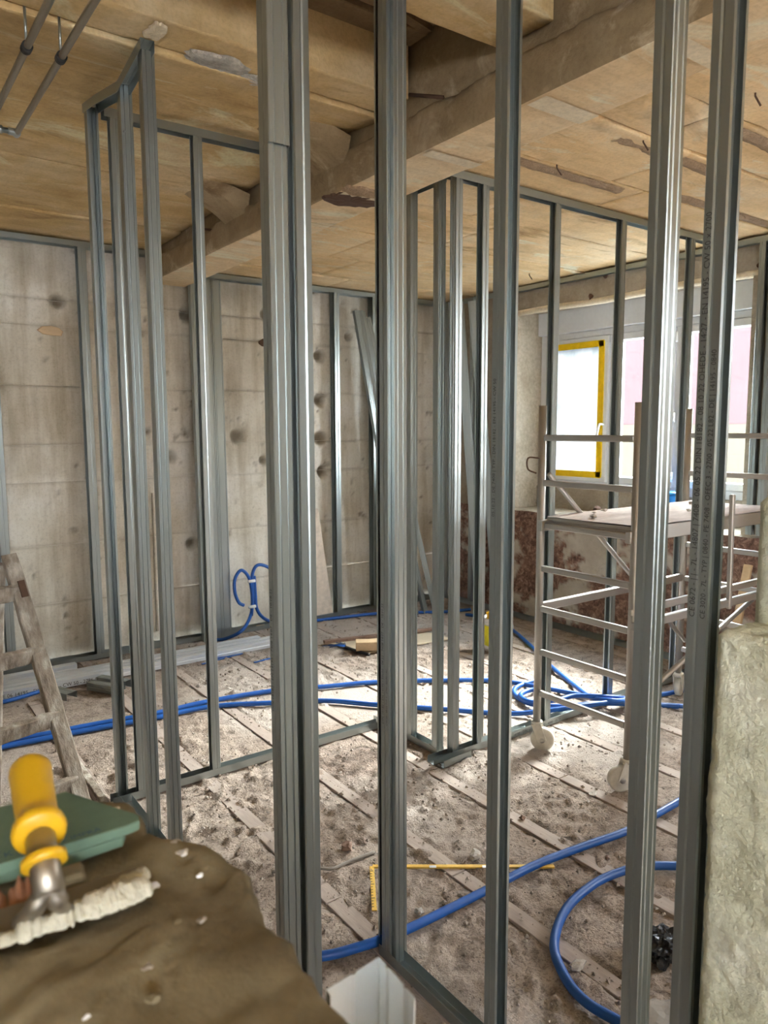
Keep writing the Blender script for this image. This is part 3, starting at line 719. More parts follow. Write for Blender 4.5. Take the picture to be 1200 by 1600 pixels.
# C: front frame along Y, right half
pC = thing('partition_frame', 'nearest steel stud frame crossing the right half of the view', 'partition frame', None, (1.20, 1.2, 0))
track(pC, 'bottom_track', (1.20, 0.66, ZF), (1.20, 1.655, ZF), 1)
track(pC, 'top_track', (1.20, 0.66, 2.752), (1.20, 1.72, 2.752), -1)
for y, o, x in ((1.6235, 1, 1.2005), (1.6085, 1, 1.2115), (1.1955, -1, 1.2005), (0.8065, 1, 1.2005), (0.7005, -1, 1.2005)):
    stud(pC, x, y, 'Y', o, ZF+0.002, 2.748)
stud(pC, 1.222, 1.672, 'X', -1, ZF+0.002, 2.748)
TX = 1.1795
text(pC, 'DIN 18182 - EN 14195 / 50x50 - 08.22 - 7408 14:07 - DE - 10:11:22', 0.0125, (TX, 1.629, 0.72), (0, 0, 1), (0, 1, 0))
text(pC, 'CW 50 - 08.22 TYP 3 - 2700 - 05182 / A1', 0.0095, (TX, 1.612, 0.72), (0, 0, 1), (0, 1, 0))
text(pC, '05.10.22 - DE 7408 | TYP - DIN 18182 - EN 14195 - CW 50', 0.0125, (TX, 1.199, 1.35), (0, 0, 1), (0, 1, 0))
text(pC, 'CE 0672 - | | - 7L - 14807 | 7408 - 06 05.22 DIN 18182 - 08 10 22 OHEDE - 14:27 - EN 14195 - CW 50 x 2700', 0.0150, (TX, 0.7045, 1.22), (0, 0, 1), (0, 1, 0))
text(pC, 'CE 3020 - 7L - TYP | 0840 - PE 7408 - OFEC 3 - 2700 - 05 22 L82 - DE | 14195 - 0840', 0.0130, (TX, 0.6855, 1.22), (0, 0, 1), (0, 1, 0))
# F: short cross frame
pF = thing('partition_frame', 'short steel frame with one ribbed stud joining the two middle frames', 'partition frame', None, (2.2, 2.8, 0))
track(pF, 'bottom_track', (2.20, 2.58, ZF), (2.20, 3.10, ZF), 1); track(pF, 'top_track', (2.20, 2.58, 2.655), (2.20, 3.10, 2.655), -1)
stud(pF, 2.20, 2.80, 'Y', 1, ZF+0.002, 2.65); stud(pF, 2.20, 2.60, 'Y', 1, ZF+0.002, 2.65)
# B: long frame towards the window
pB = thing('partition_frame', 'steel stud frame running from the middle corner to the window wall', 'partition frame', None, (3.3, 2.53, 0))
track(pB, 'bottom_track', (2.10, 2.53, ZF), (4.42, 2.53, ZF), 1)
track(pB, 'bottom_track', (2.12, 2.49, 0.002), (2.30, 2.50, 0.002), 1, 0.056)
track(pB, 'top_track', (2.17, 2.53, 2.656), (4.42, 2.53, 2.656), -1)
for x, o in ((2.235, 1), (2.395, -1), (2.875, -1), (3.39, -1), (4.03, -1), (4.39, -1)):
    stud(pB, x, 2.53, 'X', o, ZF+0.002, 2.65)
text(pB, 'CE 06 / 14195 - DIN 18182 - UW 50 - 4000 - 05.22', 0.020, (2.55, 2.507, 0.010), (1, 0, 0), (0, 0, 1))
# lining frames
pG = thing('wall_lining_frame', 'steel lining frame fixed along the pale concrete back wall', 'partition frame', None, (2.5, 5.13, 0))
track(pG, 'bottom_track', (-0.6, 5.13, ZF), (4.40, 5.13, ZF), 1, 0.078)
track(pG, 'top_track', (-0.6, 5.13, 2.735), (1.76, 5.13, 2.745), -1, 0.078); track(pG, 'top_track', (2.06, 5.13, 2.65), (4.42, 5.13, 2.65), -1, 0.078)
for x in (0.775, 1.32): stud(pG, x, 5.13, 'X', -1, ZF+0.002, 2.735, None, 0.075, 0.050)
for x in (3.245, 3.62): stud(pG, x, 5.13, 'X', -1, ZF+0.002, 2.646, None, 0.075, 0.045)
pH = thing('wall_lining_frame', 'steel lining frame along the window wall by the dark corner', 'partition frame', None, (4.38, 3.5, 0))
track(pH, 'bottom_track', (4.385, 2.60, ZF), (4.385, 5.09, ZF), 1)
track(pH, 'top_track', (4.415, 0.9, 2.65), (4.415, 2.49, 2.65), -1); track(pH, 'top_track', (4.415, 2.57, 2.65), (4.415, 5.09, 2.65), -1)
for y, z1 in ((5.07, 2.646), (4.75, 2.646)): stud(pH, 4.395, y, 'Y', 1, ZF+0.002, z1)
stud(pH, 4.415, 2.235, 'Y', 1, 0.90, 2.646); stud(pH, 4.415, 2.30, 'Y', -1, 0.90, 2.646)

# ------------------------------------------------------------------ loose profiles
def profile(name, a, b, label, group=None, w=0.05, f=0.048, face=Vector((0, 0, 1)), kind='C', mat=None, hgt=0.04):
    """loose profile from a to b; web normal towards face"""
    a, b = Vector(a), Vector(b); d = b-a; fn = (face - d.normalized()*face.dot(d.normalized())).normalized(); s = d.normalized().cross(fn)
    if kind == 'C':
        L = stud_line(w, f, -1); L = [(p[0]-f/2, p[1]) for p in L]
    else:
        L = [(-hgt, -w/2), (-0.001, -w/2), (0, -w/2+0.001), (0, -0.01), (-0.0015, -0.007), (-0.0015, 0.007), (0, 0.01), (0, w/2-0.001), (-0.001, w/2), (-hgt, w/2)]
    ob = sweep_open(name, L, (0, 0, 0), fn, s, d, mat or M['steel'])
    ob.location = a
    return tag(ob, label, 'steel profile', group)
g = 'long steel profiles lying in front of the back wall'
zc = 0.052
for k, (x0, x1, y, z, lab) in enumerate([
        (-0.4, 2.42, 4.650, zc, 'long steel profile with printed text, nearest of the row lying on the floor'),
        (-0.3, 2.44, 4.712, zc, 'long steel profile second from the front in the row lying on the floor'),
        (-0.3, 2.36, 4.790, zc-0.006, 'long steel profile third from the front in the row lying on the floor'),
        (-0.3, 1.12, 4.905, zc, 'shorter steel profile lying behind the others, closest to the wall frame')]):
    p_ = profile('steel_profile', (x0, y, z), (x1, y+0.01*k, z), lab, g, mat=M['steel_flat'])
    if k == 0: text(p_, 'CE 06 14195 - DIN 18182 - CW 50 - 2786 / 4786', 0.030, (0.62, y-0.0275, 0.012), (1, 0, 0), (0, 0, 1))
profile('steel_offcut', G(84, 1075, .05), G(112, 1082, .05), 'small dark steel channel offcut lying open beside the wooden ladder', None, 0.07, kind='U', face=Vector((0, 0, 1)))
profile('steel_offcut', G(140, 1064, .05), G(186, 1072, .05), 'ribbed steel offcut, front one of two lying by the left studs', 'short ribbed offcuts')
profile('steel_offcut', G(155, 1056, .05), G(200, 1063, .05), 'ribbed steel offcut, rear one of two lying by the left studs', 'short ribbed offcuts')
# standing bundle at the back wall
g = 'profiles standing against the back wall'
for (x, lab) in ((2.07, 'leftmost, darkest steel profile of three standing upright against the back wall'),
                 (2.145, 'middle steel profile of three standing upright against the back wall'),
                 (2.222, 'rightmost, brightest steel profile of three standing upright against the back wall')):
    profile('steel_profile', (x, 5.04+0.01*(x > 2.2), 0.0), (x, 5.085, 2.60), lab, g, 0.073, face=Vector((0, -1, 0)))
# leaning bundle
g = 'profiles leaning in the far corner'
for (fx, fy, tx, ty, tz, lab) in (
        (3.70, 4.78, 3.40, 5.07, 2.49, 'leftmost steel profile of the bundle leaning against the back wall'),
        (3.76, 4.76, 3.43, 5.07, 2.49, 'second steel profile of the bundle leaning against the back wall'),
        (3.86, 4.74, 3.46, 5.07, 2.49, 'third steel profile of the leaning bundle, its foot spread to the right'),
        (3.93, 4.70, 3.50, 5.06, 2.44, 'rightmost steel profile of the leaning bundle, foot furthest to the right')):
    profile('steel_profile', (fx, fy-0.03, 0.0), (tx, ty-0.03, tz), lab, g, 0.044, 0.030, face=Vector((-0.9 if 'second' in lab or 'rightmost' in lab else 0.1, -1, 0)))
a1, b1 = G(778, 952), PX(738, 470, 4.27)
profile('steel_profile', a1, b1, 'bright steel profile leaning behind the middle corner studs', None, 0.075, face=Vector((-1, -0.9, 0)))
profile('steel_profile', a1+Vector((-0.1, 0.12, 0)), b1+Vector((-0.06, 0.10, 0)), 'dark steel profile leaning behind the bright one in the window corner', None, 0.075, face=Vector((-1, -0.9, 0)))
# bright offcut standing next to the ledge, close to the viewer
c0 = Vector((0.326, 0.458, 1.12))
dl = (Vector((0.272, 0.4525, 0))-Vector((0.326, 0.458, 0))).normalized(); dr = (Vector((0.322, 0.406, 0))-Vector((0.326, 0.458, 0))).normalized()
line = [(0.054, 0.007), (0.054, 0), (0.030, 0), (0.027, 0.0018), (0.024, 0), (0.0012, 0), (0, 0.0012), (0, 0.010), (0.0018, 0.013), (0, 0.016), (0, 0.036), (0.0018, 0.039), (0, 0.042), (0, 0.052)]
o = sweep_open('steel_offcut', line, (0, 0, 0), dl, dr, Vector((0.0, 0.0, -1.118)), M['steel_lit'])
o.location = c0; tag(o, 'bright blurred steel profile standing upright beside the ledge in the foreground', 'steel profile')

# ------------------------------------------------------------------ hoses
def hose(pts, label, rad=0.0135, z=None, group=None, raw=False, sub=10):
    if not raw: pts = [G(p[0], p[1], (p[2] if len(p) > 2 else 0)+rad+0.002) for p in pts]
    sp_ = spline(pts, sub)
    o = tube('blue_conduit', sp_, rad, M['hose'], None, 12)
    return tag(o, label, 'conduit', group)
hose([(-60, 1176), (0, 1160), (70, 1147), (140, 1133), (240, 1115), (330, 1095), (435, 1078), (505, 1073), (585, 1066), (690, 1063), (780, 1064), (850, 1075), (900, 1084), (940, 1090), (990, 1096)],
     'blue conduit crossing the middle of the floor, the farther of two runs')
hose([(-60, 1184), (0, 1168), (70, 1154), (140, 1140), (240, 1122), (330, 1104), (430, 1098), (510, 1095), (585, 1101), (690, 1108), (740, 1112), (800, 1115), (850, 1111, .02), (910, 1103, .045), (960, 1096, .045), (1030, 1086), (1080, 1076), (1110, 1074)],
     'blue conduit crossing the middle of the floor, the nearer of two runs')
hose([(1060, 1104), (990, 1100, .0), (930, 1099, .05), (880, 1104, .03), (830, 1100), (806, 1087), (806, 1075), (830, 1065), (858, 1059)],
     'blue conduit coiled in a long loop by the left scaffold wheel, outer turn', z=0)
hose([(852, 1076, .02), (826, 1079, .015), (813, 1087, .015), (830, 1097, .02), (870, 1094, .03), (900, 1087, .04), (950, 1089, .05), (1000, 1093, .0)],
     'blue conduit coiled by the left scaffold wheel, inner turn')
hose([(728, 960), (765, 966), (800, 984), (830, 1010), (860, 1040), (895, 1069), (925, 1090, .03), (960, 1095, .06), (1000, 1099, 0), (1075, 1104)],
     'blue conduit running diagonally from the bucket to the coil')
hose([(430, 1497), (503, 1494), (560, 1480), (632, 1454), (752, 1395), (790, 1375), (840, 1350), (910, 1323), (980, 1298), (1030, 1270), (1058, 1254), (1112, 1222), (1180, 1190)],
     'blue conduit crossing the foreground floor over the folding rule', 0.0145)
hose([(1180, 1362), (1110, 1355), (1058, 1353), (1020, 1353), (980, 1359), (930, 1380), (885, 1420), (866, 1475), (882, 1525), (915, 1565), (975, 1600), (1040, 1630)],
     'blue conduit curving in a wide loop at the lower right', 0.0145)
hose([(470, 972), (498, 969), (540, 964), (585, 959), (640, 957), (690, 956), (735, 952)], 'blue conduit lying along the foot of the back wall', 0.013)
hose([(-20, 1100), (8, 1096), (50, 1084), (80, 1074)], 'short piece of blue conduit end under the long steel profiles', 0.012)
W = lambda px, py, Y=5.0: PY(px, py, Y)
hose([G(330, 1000, .015), G(352, 998, .02), W(378, 985, 4.85), W(392, 960), W(394, 930), W(389, 903), W(377, 891), W(367, 905), W(367, 925), W(373, 941), W(381, 946)],
     'blue conduit looping up the back wall and ending in a hook', 0.0125, raw=True)
hose([W(393, 962), W(395, 930), W(394, 900), W(401, 884), W(414, 884), W(428, 893), W(436, 905)], 'blue conduit arching to the right at the back wall', 0.0125, raw=True)
hose([W(397, 900), W(399, 930), W(401, 950), W(410, 964, 4.95), G(428, 972, .015), G(470, 974, .015)], 'blue conduit bending down from the wall to the floor', 0.0125, raw=True)
for (px, py) in ((393, 908), (394, 948)):
    p = W(px, py, 4.985); tag(tube('cable_tie', [p+Vector((-0.028, 0, 0)), p+Vector((0.028, 0, 0))], 0.012, M['white'], None, 8), 'white tie around the blue conduits, %s one' % ('upper' if py < 930 else 'lower'), 'cable tie', 'ties on the wall conduits')
tag(tube('grey_cable', spline([G(425, 1362, .006), G(470, 1360, .006), G(500, 1357, .006), G(520, 1357, .006), G(548, 1345, .006), G(585, 1331, .006)], 8), 0.0055, M['cable'], None, 8), 'thin grey cable lying on the floor between the front studs', 'cable')
tag(tube('black_cable', spline([G(577, 1023, .012), G(560, 1018, .012), G(540, 1011, .012)], 5), 0.011, M['black'], None, 8), 'short black cable with fanned blue wires by the pine block', 'cable')
cb = bpy.data.objects['black_cable']
for k in range(7):
    a_ = (k-3)*0.22; p = G(541, 1011, .014); d = (G(527, 1008, .01)-p).normalized(); q = Matrix.Rotation(a_, 3, 'Z') @ d
    tube('blue_wire', [p, p+q*0.07+Vector((0, 0, 0.012)), p+q*(0.12+0.03*(k % 3))], 0.0028, M['hose'], cb, 5)

# ------------------------------------------------------------------ scaffold tower
sc = thing('scaffold_tower', 'wheeled aluminium scaffold tower with a worn deck near the window', 'scaffold', None, (3.2, 2.1, 0))
def rel(p): return Vector(p)-sc.location
SX0, SX1, SY0, SY1 = 2.615, 3.80, 1.838, 2.352
def post(x, y, z0=0.12, z1=1.65):
    o = tube('post', [rel((x, y, z0)), rel((x, y, z1))], 0.0185, M['alu'], sc, 14); return o
RUNG = [.288, .49, .70, .893, 1.098, 1.295, 1.503]
for x in (SX0, SX1):
    for y in (SY0, SY1): post(x, y)
    for z in RUNG:
        bar('rung', rel((x, SY0+0.015, z)), rel((x, SY1-0.015, z)), 0.022, 0.028, M['alu'], sc, 0.004)
def castor(x, y, ang):
    c = bpy.data.objects.new('castor', None); link(c, sc); c.location = rel((x, y, 0)); 
    R = Matrix.Rotation(ang, 3, 'Z')
    tube('stem', [Vector((0, 0, .13)), Vector((0, 0, .145))], 0.028, M['castor'], c, 14)
    off = R @ Vector((0.028, 0, 0))
    ax = R @ Vector((0, 1, 0))
    tube('wheel', [off-ax*0.016+Vector((0, 0, .058)), off-ax*0.012+Vector((0, 0, .058)), off+ax*0.012+Vector((0, 0, .058)), off+ax*0.016+Vector((0, 0, .058))], [0.048, 0.056, 0.056, 0.048], M['castor'], c, 24)
    tube('hub', [off-ax*0.026+Vector((0, 0, .058)), off+ax*0.026+Vector((0, 0, .058))], 0.013, M['alu'], c, 12)
    for s in (-1, 1):
        bar('fork', off+ax*0.023*s+Vector((0, 0, .05)), ax*0.023*s+Vector((0, 0, .132)), 0.006, 0.045, M['castor'], c, 0.002, up=R @ Vector((1, 0, 0.01)))
    bar('fork_top', ax*-0.026+Vector((0, 0, .130)), ax*0.026+Vector((0, 0, .130)), 0.05, 0.008, M['castor'], c, 0.002)
    return c
castor(SX0, SY1, -0.9); castor(SX0, SY0, 2.6); castor(SX1, SY1, 0.3); castor(SX1, SY0, 1.0)
# horizontal rails and diagonals
bar('rail', rel((SX0, SY1, .705)), rel((SX1, SY1, .705)), 0.022, 0.042, M['alu'], sc, 0.004)
bar('rail', rel((SX0-0.02, SY0, .785)), rel((SX1, SY0, .785)), 0.022, 0.032, M['alu'], sc, 0.004)
bar('rail', rel((SX0-0.02, SY0-0.02, .728)), rel((SX1, SY0-0.02, .728)), 0.030, 0.036, M['alu'], sc, 0.004)
tube('diagonal_brace', [rel((2.632, SY1-0.03, 1.335)), rel((3.80, SY1-0.03, 0.34))], 0.012, M['alu'], sc, 10)
tube('diagonal_brace', [rel((2.632, SY0+0.03, 0.34)), rel((3.80, SY0+0.03, 0.74))], 0.012, M['alu'], sc, 10)
tube('hook', spline([rel((SX0-0.02, SY1, 1.41)), rel((SX0-0.06, SY1+0.03, 1.41)), rel((SX0-0.06, SY1+0.03, 1.36)), rel((SX0-0.035, SY1, 1.34))], 5), 0.004, M['rust'], sc, 6)
bar('drop_bracket', rel((3.30, SY0-0.03, 1.24)), rel((3.315, SY0-0.03, 0.70)), 0.022, 0.022, M['alu'], sc, 0.004)
# deck
for (y0, y1) in ((SY0, SY0+0.03), (SY1-0.035, SY1-0.005)):
    bar('deck_frame', rel((SX0-0.03, (y0+y1)/2, 1.098)), rel((SX1+0.05, (y0+y1)/2, 1.098)), 0.028, 0.05, M['alu'], sc, 0.003)
for x in (SX0+0.06, 3.0, 3.4, SX1-0.06):
    bar('deck_frame', rel((x, SY0+0.03, 1.10)), rel((x, SY1-0.03, 1.10)), 0.03, 0.035, M['alu'], sc, 0.003)
yy = SY0+0.004
bm = None
deck = grid('deck_board', rel((SX0+0.01, SY0-0.012, 1.142)), (1, 0, 0), (0, 1, 0), lin(0, 1.20, 0.012), lin(0, 0.50, 0.012),
            lambda u, v: (fbm(u, v, 3, 3, 601)-0.5)*0.004+(fbm(u*0.2, v, 24, 3, 605)-0.5)*0.006, M['deck'], sc)
box('deck_panel', SX0+0.012-3.2, SX0+1.208-3.2, SY0-0.010-2.1, SY0+0.486-2.1, 1.122, 1.137, M['alu'], sc)
def lump(name, c, r, mat, seed, squash=(1, 1, 1), parent=None, amp=0.35, sub=2):
    bm = bmesh.new(); bmesh.ops.create_icosphere(bm, subdivisions=sub, radius=1)
    r4 = random.Random(seed)
    ph = [r4.uniform(0, 9) for _ in range(6)]
    for v in bm.verts:
        p = v.co; k = 1+amp*(math.sin(p.x*3.1+ph[0])*math.sin(p.y*3.7+ph[1])+0.5*math.sin(p.z*5+ph[2]+p.x*4))*0.7+r4.uniform(-amp, amp)*0.25
        v.co = Vector((p.x*k*r*squash[0], p.y*k*r*squash[1], p.z*k*r*squash[2]))
    o = bmobj(name, bm, mat, parent); o.location = c; return o
deb = [(865, 800), (905, 803), (935, 799), (1030, 790), (1010, 796), (1055, 787), (975, 797)]
for k, (px, py) in enumerate(deb):
    p = G(px, py, 1.15)
    p = Vector((min(max(p.x, SX0+.05), SX1-.05), min(max(p.y, SY0+0.03), SY1-0.05), 1.150))
rd = random.Random(5)
for k in range(9):
    p = Vector((rd.uniform(2.7, 3.7), rd.uniform(2.0, 2.30), 1.150))
    tag(lump('plaster_crumb', p, rd.uniform(0.008, 0.016), M['stone'], 40+k, (1.4, 1, 0.5)), 'small pale plaster crumb on the scaffold deck', 'debris', 'plaster crumbs on the scaffold deck')

# ------------------------------------------------------------------ wooden ladder
ld = thing('wooden_stepladder', 'old wooden stepladder splashed with plaster, cut off by the left edge', 'ladder', None, (0.5, 3.0, 0))
def lr(p): return Vector(p)-ld.location
Fr = G(151, 1330); Tr = PY(17, 878, Fr.y+0.34)
def rail_pt(z): t = z/Tr.z; return Fr+(Tr-Fr)*t
def rough_bar(name, a, b, wd, hg, mat, parent, seed, up=Vector((0, 0, 1)), tip=False):
    a, b = Vector(a), Vector(b); n = 18; Mx = frame_M(b-a, up); L = (b-a).length; V, Fc = [], []
    r5 = random.Random(seed)
    prof = [(-.5, -.42), (-.42, -.5), (.42, -.5), (.5, -.42), (.5, .42), (.42, .5), (-.42, .5), (-.5, .42)]
    for i in range(n+1):
        t = i/n; k = 1.0
        if tip and t > 0.93: k = math.sqrt(max(0.05, 1-((t-0.93)/0.07)**2))
        for (u_, v_) in prof:
            j = 1+r5.uniform(-0.06, 0.09)
            V.append(a + Mx @ Vector((L*t, u_*wd*j, v_*hg*j*k)))
    m8 = len(prof)
    for i in range(n):
        for k in range(m8): Fc.append((i*m8+k, i*m8+(k+1) % m8, (i+1)*m8+(k+1) % m8, (i+1)*m8+k))
    Fc.append(tuple(range(m8-1, -1, -1))); Fc.append(tuple(n*m8+k for k in range(m8)))
    return mesh(name, V, Fc, mat, parent)
Tr2 = Tr+(Tr-Fr).normalized()*0.03
dirx = Vector((-0.93, -0.30, 0)).normalized()
rough_bar('side_rail', lr(Fr), lr(Tr2), 0.056, 0.036, M['wood_old'], ld, 1, up=Vector((0.2, -1, 0)), tip=True)
Fl = Fr+dirx*0.62; Tl = Tr2+dirx*0.42
rough_bar('side_rail', lr(Fl), lr(Tl), 0.056, 0.036, M['wood_old'], ld, 2, up=Vector((0.2, -1, 0)), tip=True)
for k, (px, py) in enumerate([(88, 924), (66, 1022), (96, 1122), (122, 1222)]):
    # height on the rail where it shows
    zs = np.linspace(0, Tr.z, 200); e_ = []
    for z_ in zs:
        q_ = rail_pt(z_); v_ = q_-Vector((0, 0, EYE)); e_.append(abs(800-F_PX*v_.dot(_u)/v_.dot(_f)-py))
    zz = float(zs[int(np.argmin(e_))]); a_ = rail_pt(zz)
    t = zz/Tr.z; b_ = Fl+(Tl-Fl)*t; b_.z = zz
    rough_bar('tread', lr(a_), lr(b_), 0.024, 0.060, M['wood_old'], ld, 10+k, up=Vector((0, -0.35, 1)))
Rf = G(-12, 1262)
rough_bar('rear_rail', lr(Rf), lr(Tr+Vector((-0.045, 0.03, -0.01))), 0.052, 0.034, M['wood_old'], ld, 5, up=Vector((0.2, -1, 0)))
rough_bar('rear_rail', lr(Rf+dirx*0.55), lr(Tl+Vector((0.0, 0.04, -0.03))), 0.052, 0.034, M['wood_old'], ld, 6, up=Vector((0.2, -1, 0)))
bar('hinge_plate', lr(rail_pt(0.93)+Vector((0.010, -0.034, 0))), lr(rail_pt(0.99)+Vector((0.010, -0.034, 0))), 0.028, 0.004, M['rust'], ld)
o = rough_bar('wood_slat', G(118, 1190, .02), G(165, 1255, .02), 0.03, 0.02, M['wood_old'], None, 9); tag(o, 'thin plaster-splashed wooden slat lying at the foot of the ladder', 'slat')

# ------------------------------------------------------------------ masonry ledge with tools (foreground left)
def ledge():
    out = [(-0.9, 0.97), (0.0, 0.90), (0.10, 0.87), (0.17, 0.845), (0.200, 0.815), (0.228, 0.79), (0.228, 0.75), (0.216, 0.71), (0.232, 0.683), (0.246, 0.665), (0.262, 0.650), (0.272, 0.625), (0.279, 0.600), (0.268, 0.565), (0.258, 0.53), (0.262, 0.49), (0.256, 0.45), (0.255, 0.42), (0.262, 0.37), (0.255, 0.30), (0.26, 0.1), (0.255, -0.2), (-0.9, -0.2)]
    # resample outline
    P = [Vector((a, b, 0)) for a, b in out]; R = []
    for i in range(len(P)):
        a, b = P[i], P[(i+1) % len(P)]; k = max(1, int((b-a).length/0.012)) if a.x > -0.3 and b.x > -0.3 else 8
        for j in range(k): R.append(a+(b-a)*(j/k))
    R = [p+Vector((random.uniform(-.0025, .0025), random.uniform(-.0025, .0025), 0)) for p in R]
    n = len(R); c = Vector((-0.25, 0.42, 0)); V, Fc = [], []
    rings = [(1.0, 0.0), (1.012, 0.6), (1.008, 1.085), (1.006, 1.125), (1.0, 1.142), (0.985, 1.150)]
    rings += [(s, 1.151) for s in np.linspace(0.96, 0.03, 44)]
    for (s, z) in rings:
        for p in R:
            q = c+(p-c)*s; zz = z
            V.append([q.x, q.y, zz])
    A = np.array(V)
    m_ = A[:, 2] > 1.1
    d = (fbm(A[:, 0], A[:, 1], 7, 4, 701)-0.5)*0.022+(fbm(A[:, 0], A[:, 1], 34, 4, 711, 0.65)-0.5)*0.013
    heap = 0.018*np.clip(fbm(A[:, 0], A[:, 1], 40, 3, 720)*1.3-0.2, 0, 1)*np.exp(-((A[:, 0]-0.225)/0.045)**2-((A[:, 1]-0.665)/0.05)**2)
    A[m_, 2] += d[m_]+heap[m_]-0.003
    side = ~m_
    A[side, 0] += (fbm(A[side, 1]*1.0, A[side, 2], 12, 3, 730)-0.5)*0.01
    for k in range(len(rings)-1):
        for i in range(n):
            a = k*n+i; b = k*n+(i+1) % n; Fc.append((a, a+n, b+n, b))
    Fc.append(tuple((len(rings)-1)*n+i for i in range(n)))
    o = mesh('masonry_ledge', A.tolist(), Fc, M['bench'], None, True)
    bm = bmesh.new(); bm.from_mesh(o.data); bmesh.ops.recalc_face_normals(bm, faces=bm.faces); bm.to_mesh(o.data); bm.free()
    tag(o, 'brown mortar-covered wall stub in the lower left carrying the trowel', 'ledge')
ledge()
for k, (px, py, r_, mt) in enumerate([(270, 1320, .006, 'stone'), (200, 1505, .004, 'stone'), (232, 1512, .004, 'wood_old'), (315, 1437, .0030, 'wood_old'), (268, 1446, .006, 'bench'), (238, 1385, .005, 'stone'), (312, 1368, .0025, 'white'), (240, 1560, .0045, 'bench'), (135, 1590, .0025, 'white'), (285, 1333, .005, 'stone'), (180, 1265, .004, 'patch')]):
    p = G(px, py, 1.152)
    tag(lump('mortar_crumb', p, r_, M[mt], 70+k, (1.3, 1, 0.6)), 'small crumb of dried mortar on the brown ledge', 'debris', 'mortar crumbs on the ledge')

# green board offcuts
def slab(name, pts, z, t, mat, label, cat, group=None):
    n = len(pts); V = [Vector((p.x, p.y, z)) for p in pts]+[Vector((p.x, p.y, z+t)) for p in pts]
    Fc = [tuple(range(n-1, -1, -1)), tuple(range(n, 2*n))]+[(i, (i+1) % n, (i+1) % n+n, i+n) for i in range(n)]
    bm = bmesh.new(); vs = [bm.verts.new(v) for v in V]
    for f in Fc: bm.faces.new([vs[i] for i in f])
    bmesh.ops.bevel(bm, geom=list(bm.edges), offset=0.0012, segments=1, affect='EDGES')
    o = bmobj(name, bm, mat); return tag(o, label, cat, group)
Z1 = 1.163
low = [G(-80, 1420, Z1+.0095), G(-60, 1285, Z1+.0095), G(110, 1262, Z1+.0095), G(196, 1295, Z1+.0095), G(192, 1308, Z1+.0095), G(100, 1338, Z1+.0095), G(0, 1364, Z1+.0095)]
slab('green_board_offcut', low, Z1, 0.0095, M['green_board'], 'green gypsum board offcut, the lower of two stacked on the ledge', 'board', 'green board offcuts')
Z2 = Z1+0.0115
top = [G(-80, 1370, Z2+.0095), G(-60, 1272, Z2+.0095), G(0, 1261, Z2+.0095), G(104, 1236, Z2+.0095), G(216, 1272, Z2+.0095), G(218, 1282, Z2+.0095), G(200, 1290, Z2+.0095), G(100, 1320, Z2+.0095), G(0, 1350, Z2+.0095)]
gb = slab('green_board_offcut', top, Z2, 0.0095, M['green_board'], 'green gypsum board offcut, the upper one with blue print on it', 'board', 'green board offcuts')
t0 = G(90, 1318, Z2+0.0101); t1 = G(120, 1309, Z2+0.0101); dX = (t1-t0).normalized()
text(gb, 'A. IMPRÄ', 0.0095, t0, dX, Vector((0, 0, 1)).cross(dX), M['blue_ink'])
t0 = G(6, 1340, Z2+0.0101); text(gb, 'K', 0.012, t0, dX, Vector((0, 0, 1)).cross(dX), M['blue_ink'])

# trowel
tw = thing('smoothing_trowel', 'plaster-crusted smoothing trowel with a yellow handle lying on the ledge', 'trowel', None, (0.1, 0.6, 1.17))
def tl(p): return Vector(p)-tw.location
Sb = G(78, 1400, 1.195); Sc = G(62, 1303, 1.226); En = G(46, 1198, 1.245)
ax = (En-Sc).normalized()
L = (En-Sc).length
hp, hr_ = [], []
for t, r_ in [(-0.02, .0205), (0.0, .0225), (0.04, .0235), (0.10, .0225), (0.15, .0195), (0.25, .0182), (0.40, .0185), (0.55, .0190), (0.70, .0190), (0.82, .0198), (0.92, .0200), (0.97, .0175), (1.0, .0120), (1.015, .003)]:
    hp.append(tl(Sc+ax*L*t)); hr_.append(r_*0.90)
tube('handle', hp, hr_, M['yellow'], tw, 24)
tube('shank', [tl(Sb), tl(Sb.lerp(Sc, 0.5)), tl(Sc+ax*0.01)], [0.0115, 0.0115, 0.0115], M['dirty_steel'], tw, 16)
rc = Sb.lerp(Sc, 0.55); dd_ = (Sc-Sb).normalized()
tube('ferrule', [tl(rc-dd_*0.004), tl(rc-dd_*0.003), tl(rc+dd_*0.003), tl(rc+dd_*0.004)], [0.0145, 0.0172, 0.0172, 0.0145], M['yellow'], tw, 20)
# forked neck
for (px, py, z) in ((28, 1445, 1.172), (105, 1425, 1.172)):
    q = G(px, py, z); tube('neck', [tl(p_) for p_ in spline([Sb+dd_*0.01, Sb.lerp(q, 0.4)+Vector((0, 0, 0.003)), q], 5)], [0.010]*3+[0.008]*4+[0.006]*4, M['dirty_steel'], tw, 10)
